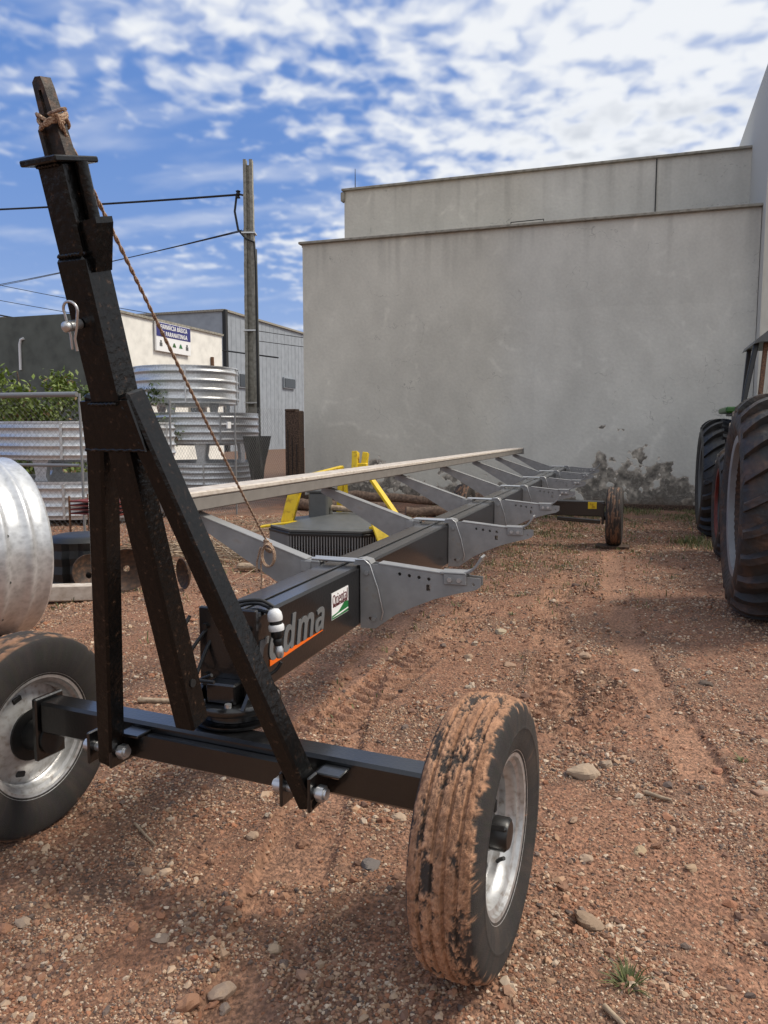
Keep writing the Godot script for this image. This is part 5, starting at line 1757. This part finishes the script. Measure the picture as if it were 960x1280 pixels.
func build_tractors() -> void:
	var rub := mat(gr(0.15), 0.5, 0.0, ntex(131, 0.02, [[0.0, gr(0.7)], [0.55, gr(0.95)], [0.75, Color(1.0, 0.92, 0.85)], [1.0, Color(1.0, 0.85, 0.72)]], 256, 5), 1.2, false, nbump(132, 0.05, 5.0, 256, 4), 0.3)
	var muddy := mat(Color.WHITE, 0.62, 0.0, ntex(133, 0.012, [[0.0, gr(0.14)], [0.42, gr(0.18)], [0.58, Color(0.22, 0.18, 0.16)], [0.78, Color(0.31, 0.235, 0.19)], [1.0, Color(0.44, 0.33, 0.26)]], 512, 6), 0.9, false, nbump(134, 0.05, 6.0, 256, 4), 0.4)
	# green tractor by the wall, seen from behind
	var t := thing("green_tractor", "green tractor with open cab frame parked close to the grey wall", "tractor", Vector3(2.1, 0, -12.9))
	tractor_wheel(t, Vector3(1.08, 0.845, -11.95), -1.0, 0.845, 0.50, 23, rub, M.deck)
	tractor_wheel(t, Vector3(3.12, 0.845, -11.95), 1.0, 0.845, 0.50, 23, rub, M.deck)
	tractor_wheel(t, Vector3(1.45, 0.55, -14.3), -1.0, 0.55, 0.34, 16, rub, M.deck)
	tractor_wheel(t, Vector3(2.75, 0.55, -14.3), 1.0, 0.55, 0.34, 16, rub, M.deck)
	var mb := MB.new()
	mb.tube([Vector3(1.1, 0.845, -11.95), Vector3(3.1, 0.845, -11.95)], 0.12, 14)
	mb.tube([Vector3(1.5, 0.55, -14.3), Vector3(2.7, 0.55, -14.3)], 0.08, 14)
	part("axle", mb, M.plastic_black, t)
	mb = MB.new()
	mb.box(Vector3(2.1, 0.95, -12.0), Vector3(0.62, 0.70, 0.9), 0.05)
	mb.box(Vector3(2.1, 0.90, -13.4), Vector3(0.46, 0.5, 2.2), 0.04)
	part("gearbox", mb, M.tgreen, t)
	mb = MB.new()
	mb.box(Vector3(2.1, 1.42, -13.95), Vector3(0.66, 0.62, 1.5), 0.08)
	part("hood", mb, M.tgreen, t)
	for s in [-1.0, 1.0]:
		mb = MB.new()
		mb.box(Vector3(2.1 + s * 0.76, 1.80, -11.9), Vector3(0.50, 0.08, 1.05), 0.02)
		mb.box(Vector3(2.1 + s * 0.54, 1.50, -12.0), Vector3(0.05, 0.62, 0.90), 0.015)
		part("fender", mb, M.tgreen, t)
	mb = MB.new()
	mb.box(Vector3(1.44, 1.745, -11.9), Vector3(0.5, 0.036, 1.0), 0.01)
	part("black_under_fender", mb, M.plastic_black, t)  # flat black plate set under the left fender
	mb = MB.new()
	mb.box(Vector3(1.50, 1.70, -11.48), Vector3(0.10, 0.12, 0.05), 0.01)
	part("tail_lamp_bracket", mb, M.tyellow, t)
	# cab: floor, posts, roof
	mb = MB.new()
	mb.box(Vector3(2.1, 1.32, -12.1), Vector3(1.25, 0.06, 1.4), 0.01)
	part("cab_floor", mb, M.plastic_black, t)
	for s in [-1.0, 1.0]:
		mb = MB.new()
		mb.bar(Vector3(2.1 + s * 0.80, 1.70, -11.62), Vector3(2.1 + s * 0.62, 2.72, -11.80), 0.065, 0.065, Vector3(0, 0, 1), 0.01)
		part("cab_post", mb, M.plastic_black, t)
		mb = MB.new()
		mb.bar(Vector3(2.1 + s * 0.68, 1.35, -12.75), Vector3(2.1 + s * 0.60, 2.72, -12.72), 0.06, 0.06, Vector3(0, 0, 1), 0.01)
		part("cab_post", mb, M.plastic_black, t)
		mb = MB.new()
		mb.bar(Vector3(2.1 + s * 0.585, 1.70, -11.60), Vector3(2.1 + s * 0.50, 2.72, -11.82), 0.06, 0.05, Vector3(0, 0, 1), 0.01)
		var pl := part("door_frame", mb, M.rusty, t)
	mb = MB.new()
	mb.t = Transform3D(Basis(Vector3.UP, PI / 2), Vector3(2.1, 0, -12.25))
	mb.t = Transform3D(Basis.IDENTITY, Vector3(2.1, 0, -12.25))
	mb.extrude(PackedVector2Array([Vector2(-0.67, 2.69), Vector2(-0.64, 2.75), Vector2(-0.40, 2.95), Vector2(-0.26, 2.99), Vector2(0.26, 2.99), Vector2(0.40, 2.95), Vector2(0.64, 2.75), Vector2(0.67, 2.69), Vector2(0.6, 2.715), Vector2(-0.6, 2.715)]), -0.70, 0.62)
	part("cab_roof", mb, M.deck, t)
	mb = MB.new()
	mb.box(Vector3(2.1, 1.56, -11.95), Vector3(0.5, 0.12, 0.5), 0.04)
	mb.box(Vector3(2.1, 1.85, -11.72), Vector3(0.5, 0.52, 0.12), 0.04)
	part("seat", mb, M.plastic_black, t)
	mb = MB.new()
	mb.t = Transform3D(Basis(Vector3(1, 0, 0), 0.5), Vector3(2.1, 1.95, -12.45))
	var q := []
	for i in 25: q.append(Vector3(0.19 * cos(TAU * i / 24.0), 0, 0.19 * sin(TAU * i / 24.0)))
	mb.tube(q, 0.014, 6)
	mb.tube([Vector3(0, 0, 0), Vector3(0, -0.4, 0)], 0.02, 6)
	part("steering_wheel", mb, M.plastic_black, t)
	mb = MB.new()
	mb.box(Vector3(1.42, 1.80, -11.60), Vector3(0.14, 0.16, 0.09), 0.03)
	part("work_lamp", mb, M.plastic_black, t)
	# nearer tractor, caked with mud
	t = thing("muddy_tractor", "mud caked red tractor with big lugged rear tyre on the gravel", "tractor", Vector3(1.85, 0, -7.9))
	tractor_wheel(t, Vector3(1.00, 0.90, -6.80), -1.0, 0.905, 0.56, 24, muddy, M.grey)
	tractor_wheel(t, Vector3(2.75, 0.90, -6.80), 1.0, 0.905, 0.56, 24, muddy, M.grey)
	tractor_wheel(t, Vector3(1.06, 0.66, -9.85), -1.0, 0.665, 0.36, 18, muddy, M.red)
	tractor_wheel(t, Vector3(2.65, 0.66, -9.85), 1.0, 0.665, 0.36, 18, muddy, M.red)
	mb = MB.new()
	mb.tube([Vector3(1.0, 0.90, -6.8), Vector3(2.7, 0.90, -6.8)], 0.13, 14)
	mb.tube([Vector3(1.1, 0.66, -9.85), Vector3(2.6, 0.66, -9.85)], 0.09, 14)
	part("axle", mb, M.plastic_black, t)
	mb = MB.new()
	mb.box(Vector3(1.87, 0.98, -7.2), Vector3(0.55, 0.6, 1.4), 0.05)
	mb.box(Vector3(1.87, 0.88, -9.0), Vector3(0.42, 0.4, 2.4), 0.04)
	part("gearbox", mb, M.red, t)
	mb = MB.new()
	mb.box(Vector3(1.87, 1.38, -9.1), Vector3(0.6, 0.55, 2.0), 0.08)
	part("hood", mb, M.red, t)
	for s in [-1.0, 1.0]:
		mb = MB.new()
		mb.box(Vector3(1.87 + s * 0.52, 1.50, -6.9), Vector3(0.06, 0.6, 1.1), 0.02)
		part("fender", mb, M.red, t)
	mb = MB.new()
	mb.box(Vector3(1.87, 1.30, -7.0), Vector3(0.5, 0.12, 0.5), 0.04)
	mb.box(Vector3(1.87, 1.52, -6.78), Vector3(0.5, 0.40, 0.10), 0.04)
	part("seat", mb, M.plastic_black, t)

# ---------------------------------------------------------------- scrap, brush and weeds
func build_scrap() -> void:
	var mb := MB.new()
	# black ribbed plastic tub by the ring
	var at := Vector3(-5.12, 0, -6.1)
	mb.t = Transform3D(Basis(Vector3.UP, 0.4), at)
	var segs := 44
	for lay in [[0.0, 0.40]]:
		for k in segs:
			for j in 6:
				var P := []
				for e in [[k, j], [k + 1, j], [k + 1, j + 1], [k, j + 1]]:
					var a: float = TAU * e[0] / segs
					var r: float = 0.285 + 0.025 * signf(sin(a * 7.0)) - 0.01 * (e[1] % 2) + 0.0
					P.append(Vector3(cos(a) * r * 1.15, lerpf(0.02, 0.46, e[1] / 6.0), sin(a) * r))
				mb.face(P, Vector3(0, 0.2, 0))
	mb.lathe([Vector2(0.315, 0.461), Vector2(0.28, 0.50), Vector2(0.22, 0.515), Vector2(0.0, 0.52)], 30)
	single("plastic_tub", mb, M.plastic_black, at, "black ribbed plastic tub turned over beside the galvanised ring", "tub")
	# harrow discs
	var specs := [[Vector3(-4.52, 0.22, -5.98), 0.20, 0.7, 0.25, "curved disc blade leaning beside the black tub, largest"], [Vector3(-4.78, 0.19, -5.80), 0.19, 1.2, -0.1, "dark disc blade standing against the black plastic tub"], [Vector3(-4.08, 0.16, -6.25), 0.15, -0.6, 0.3, "small dark disc blade standing alone on the dirt"]]
	for s in specs:
		mb = MB.new()
		mb.t = Transform3D(Basis(Vector3.UP, s[2]) * Basis(Vector3(1, 0, 0), PI / 2 - 0.25 + s[3]), s[0])
		mb.lathe([Vector2(0.03, -0.05), Vector2(s[1] * 0.5, -0.040), Vector2(s[1] * 0.85, -0.012), Vector2(s[1], 0.012), Vector2(s[1] - 0.004, 0.018), Vector2(s[1] * 0.83, -0.004), Vector2(s[1] * 0.5, -0.032), Vector2(0.03, -0.042)], 36)
		single("disc_blade", mb, M.darkrust, s[0] - Vector3(0, s[1], 0), s[4], "disc blade", "disc blades by the black tub")
	# pale pipe offcut
	mb = MB.new()
	mb.bar(Vector3(-5.2, 0.09, -5.25), Vector3(-4.55, 0.08, -5.62), 0.12, 0.14, Vector3.UP, 0.01)
	single("steel_offcut", mb, M.beige, Vector3(-4.9, 0, -5.45), "short pale steel box offcut lying beside the galvanised ring", "steel offcut")
	mb = MB.new()
	mb.bar(Vector3(-4.10, 0.05, -7.3), Vector3(-3.45, 0.06, -7.5), 0.09, 0.07, Vector3.UP, 0.02)
	single("broken_plank", mb, M.stick, Vector3(-3.8, 0, -7.4), "pale broken plank lying by the dry brush", "plank")
	# red mesh crate
	var t := thing("red_crate", "red mesh crate standing against the wire fence behind the tub", "crate", Vector3(-6.3, 0, -7.9))
	for k in 4:
		mb = MB.new()
		mb.box(Vector3(-6.3, 0.50 + 0.05 * k, -7.9), Vector3(0.7, 0.02, 0.35), 0.004)
		part("slat", mb, M.red, t)
	for s in [[-1, -1], [1, -1], [-1, 1], [1, 1]]:
		mb = MB.new()
		mb.box(Vector3(-6.3 + s[0] * 0.35, 0.34, -7.9 + s[1] * 0.17), Vector3(0.022, 0.75, 0.022), 0.004)
		part("corner_post", mb, M.rusty, t)
	# dry brush heaps: nobody could count the sticks
	var r := RandomNumberGenerator.new()
	r.seed = 5
	for h in [[Vector3(-4.9, 0, -8.0), Vector2(1.6, 0.9), 240, "heap of pale dry sticks and straw between the tub and the trailer"], [Vector3(-6.5, 0, -6.9), Vector2(0.7, 0.6), 110, "dry brush piled at the foot of the wire fence"], [Vector3(-4.6, 0, -10.8), Vector2(2.4, 1.2), 220, "scattered dry brush behind the rotary cutter"]]:
		mb = MB.new()
		for k in h[2]:
			var p: Vector3 = h[0] + Vector3(r.randfn(0, 0.45) * h[1].x, 0, r.randfn(0, 0.45) * h[1].y)
			p.y = r.randf() * 0.16 * exp(-p.distance_to(h[0])) + 0.015
			var d := Vector3(r.randfn(0, 1), r.randfn(0, 0.16), r.randfn(0, 0.6)).normalized() * r.randf_range(0.12, 0.5)
			mb.tube([p - d, p + Vector3(r.randfn(0, 0.03), 0.02, r.randfn(0, 0.03)), p + d], r.randf_range(0.003, 0.011), 5, 0.003)
		var o := single("dry_brush", mb, M.stick, h[0], h[3], "brush")
		o.set_meta("kind", "stuff")
	# logs and beams along the wall
	var logs := [[Vector3(-6.4, 0.10, -13.6), Vector3(-4.2, 0.12, -13.2), 0.11, "long grey log lying at the foot of the grey wall"], [Vector3(-5.4, 0.28, -13.9), Vector3(-3.4, 0.22, -13.9), 0.09, "weathered log resting on top of the long grey log"],
		[Vector3(-3.9, 0.09, -13.0), Vector3(-2.6, 0.10, -13.4), 0.10, "short thick brown log at the wall behind the rack"], [Vector3(-3.6, 0.26, -13.8), Vector3(-2.2, 0.28, -14.3), 0.12, "split brown log stacked over the short thick one"]]
	for l in logs:
		mb = MB.new()
		var pp := []
		for i in 9:
			pp.append(l[0].lerp(l[1], i / 8.0) + Vector3(r.randfn(0, 0.015), r.randfn(0, 0.012), r.randfn(0, 0.015)))
		mb.tube(pp, l[2], 12, l[2] * 0.85)
		single("log", mb, M.wood if l[2] < 0.125 else M.oldwood, (l[0] + l[1]) * 0.5 - Vector3(0, l[2], 0), l[3], "log", "logs along the warehouse wall")
	# grass along the wall
	grass("sparse green and straw coloured grass growing along the foot of the warehouse wall", 11000, func(rr: RandomNumberGenerator) -> Vector3: return Vector3(rr.randf_range(-4.0, 2.2), 0, -15.7 + absf(rr.randfn(0, 1.7))), 0.06, 41)
	grass("patchy low grass round the trailer rear wheels and under the rack", 6500, func(rr: RandomNumberGenerator) -> Vector3: return Vector3(rr.randfn(-1.6, 0.9), 0, rr.randfn(-10.5, 2.0)), 0.05, 43)
	grass("tuft of pale green grass growing in front of the green tractor tyre", 800, func(rr: RandomNumberGenerator) -> Vector3: return Vector3(rr.randfn(0.85, 0.28), 0, rr.randfn(-11.0, 0.28)), 0.10, 44)
	grass("thin dry grass on the dirt beside the wire fence", 2200, func(rr: RandomNumberGenerator) -> Vector3: return Vector3(rr.randfn(-5.4, 1.1), 0, rr.randfn(-7.6, 1.4)), 0.06, 45)
	# single weeds
	for w in [[Vector3(0.02, 0, -2.05), 0.075, 60, "green grassy weed growing alone in the near gravel"], [Vector3(0.50, 0, -3.75), 0.05, 26, "tiny green weed on the gravel near a flat pink stone"], [Vector3(-0.95, 0, -6.25), 0.05, 30, "small weed tuft beside the lug tracks"], [Vector3(-1.02, 0, -6.9), 0.06, 30, "low weed tuft under the second bracket of the rack"]]:
		mb = MB.new()
		for k in w[2]:
			var a := r.randf() * TAU
			var L: float = w[1] * r.randf_range(0.5, 1.2)
			var p0: Vector3 = w[0] + Vector3(cos(a), 0, sin(a)) * r.randf() * w[1] * 0.35
			p0.y = gh(p0.x, p0.z) - 0.003
			var out := Vector3(cos(a), 0, sin(a)) * L * r.randf_range(0.3, 0.9)
			var g := r.randf_range(0.7, 1.4)
			mb.col = Color(0.10 * g, 0.115 * g, 0.04 * g)
			blade(mb, p0, out * 1.35, L * r.randf_range(0.15, 0.65), 0.0026)
		var at2: Vector3 = w[0]
		var o := single("weed", mb, M.leaf, at2, w[3], "weed", "weeds in the gravel", true)

func blade(mb: MB, p: Vector3, out: Vector3, h: float, w: float) -> void:
	var side := out.cross(Vector3.UP).normalized() * w
	if side.cross(out * 0.45 + Vector3(0, h * 0.8, 0)).y < 0.0: side = -side
	var m := p + out * 0.45 + Vector3(0, h * 0.8, 0)
	var e := p + out + Vector3(0, h, 0)
	var nn := side.cross(m - p).normalized()
	var b := mb.add(p - side, nn); mb.add(p + side, nn); mb.add(m + side * 0.8, nn); mb.add(m - side * 0.8, nn); mb.add(e, nn)
	mb.tri_i(b, b + 1, b + 2); mb.tri_i(b, b + 2, b + 3); mb.tri_i(b + 3, b + 2, b + 4)

func grass(label: String, cnt: int, where: Callable, L: float, sd: int) -> void:
	var rr := RandomNumberGenerator.new()
	rr.seed = sd
	var mb := MB.new()
	var done := 0
	while done < cnt:
		var c: Vector3 = where.call(rr)
		if gn1.get_noise_2d(c.x * 2.0, c.z * 2.0) < rr.randf_range(-0.25, 0.2):
			done += 1
			continue
		for k in 4:
			done += 1
			var p := c + Vector3(rr.randfn(0, 0.03), 0, rr.randfn(0, 0.03))
			if p.z < -15.7: continue
			p.y = gh(p.x, p.z) - 0.004
			var a := rr.randf() * TAU
			var g := rr.randf_range(0.6, 1.35)
			mb.col = Color(0.10 * g, 0.125 * g, 0.035 * g) if rr.randf() < 0.62 else Color(0.30 * g, 0.23 * g, 0.12 * g)
			var l := L * rr.randf_range(0.5, 1.5)
			blade(mb, p, Vector3(cos(a), 0, sin(a)) * l * rr.randf_range(0.2, 0.9), l * rr.randf_range(0.4, 1.0), 0.004)
	var o := put("grass", mb.mesh(Vector3.ZERO, true), M.leaf, self)
	tag(o, label, "grass", "", "stuff")

# ---------------------------------------------------------------- stones lying loose
func build_stones() -> void:
	var S := [
		[-1.03, -1.70, 0.085, 0.45, 0.3, Color(0.50, 0.36, 0.26), "large flat tan stone in the near gravel, against a reddish one"],
		[-1.075, -1.615, 0.075, 0.6, 1.2, Color(0.38, 0.20, 0.12), "reddish stone touching the large flat tan stone"],
		[-0.99, -1.655, 0.040, 0.7, 2.0, Color(0.36, 0.27, 0.21), "small brown stone at the edge of the large flat tan stone"],
		[-0.96, -1.89, 0.045, 0.8, 0.6, Color(0.50, 0.37, 0.26), "round tan stone alone on the gravel in front of the axle"],
		[-0.10, -2.28, 0.105, 0.42, 2.9, Color(0.36, 0.25, 0.17), "long smooth brown stone near the muddy front tyre"],
		[-0.19, -3.34, 0.17, 0.32, 0.2, Color(0.46, 0.34, 0.24), "large pale flat rock slab on the dirt beyond the front tyre"],
		[-0.10, -3.46, 0.075, 0.6, 1.0, Color(0.42, 0.31, 0.22), "small block touching the pale flat rock slab"],
		[0.38, -3.62, 0.060, 0.45, 0.9, Color(0.48, 0.23, 0.14), "flat pink stone beside the tiny weed"],
		[0.53, -3.42, 0.075, 0.4, 0.1, Color(0.42, 0.25, 0.17), "flat reddish stone right of the tiny weed"],
		[-0.95, -5.65, 0.10, 0.55, 0.7, Color(0.52, 0.42, 0.29), "yellowish block of stone near the tips of the rack"],
		[-1.04, -4.93, 0.085, 0.45, 1.7, Color(0.44, 0.30, 0.20), "flat brown stone on the dirt under the first bracket"],
		[-0.90, -5.95, 0.07, 0.5, 2.2, Color(0.46, 0.33, 0.23), "small tan stone behind the yellowish block"],
		[-0.30, -5.15, 0.10, 0.5, 0.4, Color(0.43, 0.29, 0.20), "dusty rounded stone between the two wheel tracks"],
		[-0.75, -4.85, 0.11, 0.3, 1.1, Color(0.42, 0.27, 0.18), "thin flat rock half buried beside the lug track"],
		[-0.85, -2.75, 0.075, 0.35, 0.2, Color(0.52, 0.38, 0.27), "flat pale stone just behind the axle"],
		[-0.84, -2.38, 0.080, 0.30, 0.5, Color(0.20, 0.17, 0.155), "dark grey flat stone behind the axle"],
		[-1.32, -2.42, 0.055, 0.5, 0.2, Color(0.46, 0.32, 0.22), "tan stone under the middle of the axle"],
		[-1.55, -2.10, 0.05, 0.6, 0.2, Color(0.45, 0.30, 0.20), "tan stone under the left half of the axle"],
		[-1.30, -1.82, 0.055, 0.3, 0.2, Color(0.38, 0.28, 0.21), "thin flat brown stone left of the round tan one"],
		[0.22, -2.72, 0.05, 0.5, 0.5, Color(0.48, 0.33, 0.21), "small orange tan stone in the right gravel"],
		[0.05, -2.78, 0.06, 0.4, 1.5, Color(0.50, 0.36, 0.22), "yellow tan stone in the right gravel near the orange one"],
		[-0.13, -2.66, 0.065, 0.3, 0.8, Color(0.48, 0.34, 0.24), "flat tan stone beyond the long smooth brown one"],
		[0.32, -2.55, 0.055, 0.45, 0.8, Color(0.40, 0.18, 0.10), "brick red stone in the right gravel"],
		[-0.55, -7.60, 0.12, 0.35, 0.8, Color(0.13, 0.08, 0.06), "dark clod of earth between the wheel tracks"],
		[0.42, -4.85, 0.10, 0.35, 0.5, Color(0.12, 0.085, 0.065), "dark hollow clod near the muddy tractor tyre"],
		[-0.72, -7.0, 0.07, 0.4, 0.5, Color(0.55, 0.44, 0.33), "pale stone by the dry stalk"],
		[0.02, -5.0, 0.055, 0.25, 0.1, Color(0.62, 0.54, 0.46), "pale flat chip lying in the ribbed wheel track"],
		[-1.75, -1.75, 0.05, 0.5, 0.1, Color(0.45, 0.33, 0.24), "light brown stone near the left front tyre"],
		[-0.62, -1.62, 0.045, 0.5, 0.3, Color(0.52, 0.42, 0.34), "pale stone in the near dirt by the wheel path"],
	]
	for k in S.size():
		var s: Array = S[k]
		var y := gh(s[0], s[1])
		var m := stone_mesh(300 + k * 3, s[3], 10, 16)
		var o := put("stone", m, null, self)
		var mm: StandardMaterial3D = M.stone.duplicate()
		mm.vertex_color_use_as_albedo = false
		var c: Color = s[5]
		mm.albedo_color = c.linear_to_srgb()
		o.material_override = mm
		o.scale = Vector3.ONE * s[2]
		o.rotation.y = s[4]
		o.position = Vector3(s[0], y + s[2] * s[3] * 0.22, s[1])
		tag(o, s[6], "stone", "loose stones on the dirt")
	# middling stones: one mesh kind each, scattered
	var r := RandomNumberGenerator.new()
	r.seed = 19
	var ms := [stone_mesh(501, 0.5, 5, 8), stone_mesh(505, 0.65, 5, 8), stone_mesh(509, 0.4, 5, 8)]
	var mats := []
	for c in [Color(0.42, 0.28, 0.19), Color(0.50, 0.40, 0.30), Color(0.30, 0.16, 0.10), Color(0.22, 0.16, 0.13), Color(0.44, 0.22, 0.13)]:
		var mm: StandardMaterial3D = M.stone.duplicate()
		mm.vertex_color_use_as_albedo = false
		mm.albedo_color = c.linear_to_srgb()
		mats.append(mm)
	for k in 150:
		var d := 1.6 + 5.5 * pow(r.randf(), 1.4)
		var a := deg_to_rad(18.3 + r.randf_range(-34.0, 30.0))
		var x := -sin(a) * d
		var z := -cos(a) * d
		var sz := r.randf_range(0.022, 0.042) * (0.85 + d * 0.09)
		var y := gh(x, z)
		var ci := r.randi() % 5
		var o := put("pebble", ms[k % 3], mats[ci], self)
		o.scale = Vector3(sz, sz, sz * r.randf_range(0.7, 1.1))
		o.rotation = Vector3(r.randf_range(-0.3, 0.3), r.randf() * TAU, r.randf_range(-0.3, 0.3))
		o.position = Vector3(x, y + sz * 0.12, z)
		var look: String = ["tan", "pale cream", "dark red", "dark grey", "brick red"][ci] + " " + ["lumpy", "rounded", "flat"][k % 3]
		tag(o, "small %s loose pebble lying on the finer gravel" % look, "pebble", "small %s pebbles in the gravel" % look)
	# splinters and stalks
	var sp := [[Vector3(0.07, 0, -3.24), Vector3(0.17, 0, -3.20), 0.010, "short white wood splinter on the gravel"], [Vector3(-0.04, 0, -1.93), Vector3(0.03, 0, -1.86), 0.008, "pale stick poking into the near gravel by the weed"], [Vector3(-0.70, 0, -7.9), Vector3(-0.72, 0, -6.5), 0.008, "long pale dry stalk lying along the lug track"], [Vector3(-1.78, 0, -2.35), Vector3(-1.62, 0, -2.25), 0.006, "thin pale straw under the left end of the axle"], [Vector3(-2.6, 0, -3.5), Vector3(-2.2, 0, -3.62), 0.016, "flat pale strip of bark behind the drawbar"]]
	for s in sp:
		var mb := MB.new()
		var a: Vector3 = s[0]
		var b: Vector3 = s[1]
		var mid := (a + b) * 0.5 + Vector3(0.012, 0, 0.01)
		var q := []
		for p in [a, mid, b]: q.append(Vector3(p.x, gh(p.x, p.z) + s[2] * 0.9 + 0.004, p.z))
		mb.tube(q, s[2], 6, s[2] * 0.6)
		single("splinter", mb, M.stick, Vector3(mid.x, 0, mid.z), s[3], "splinter")
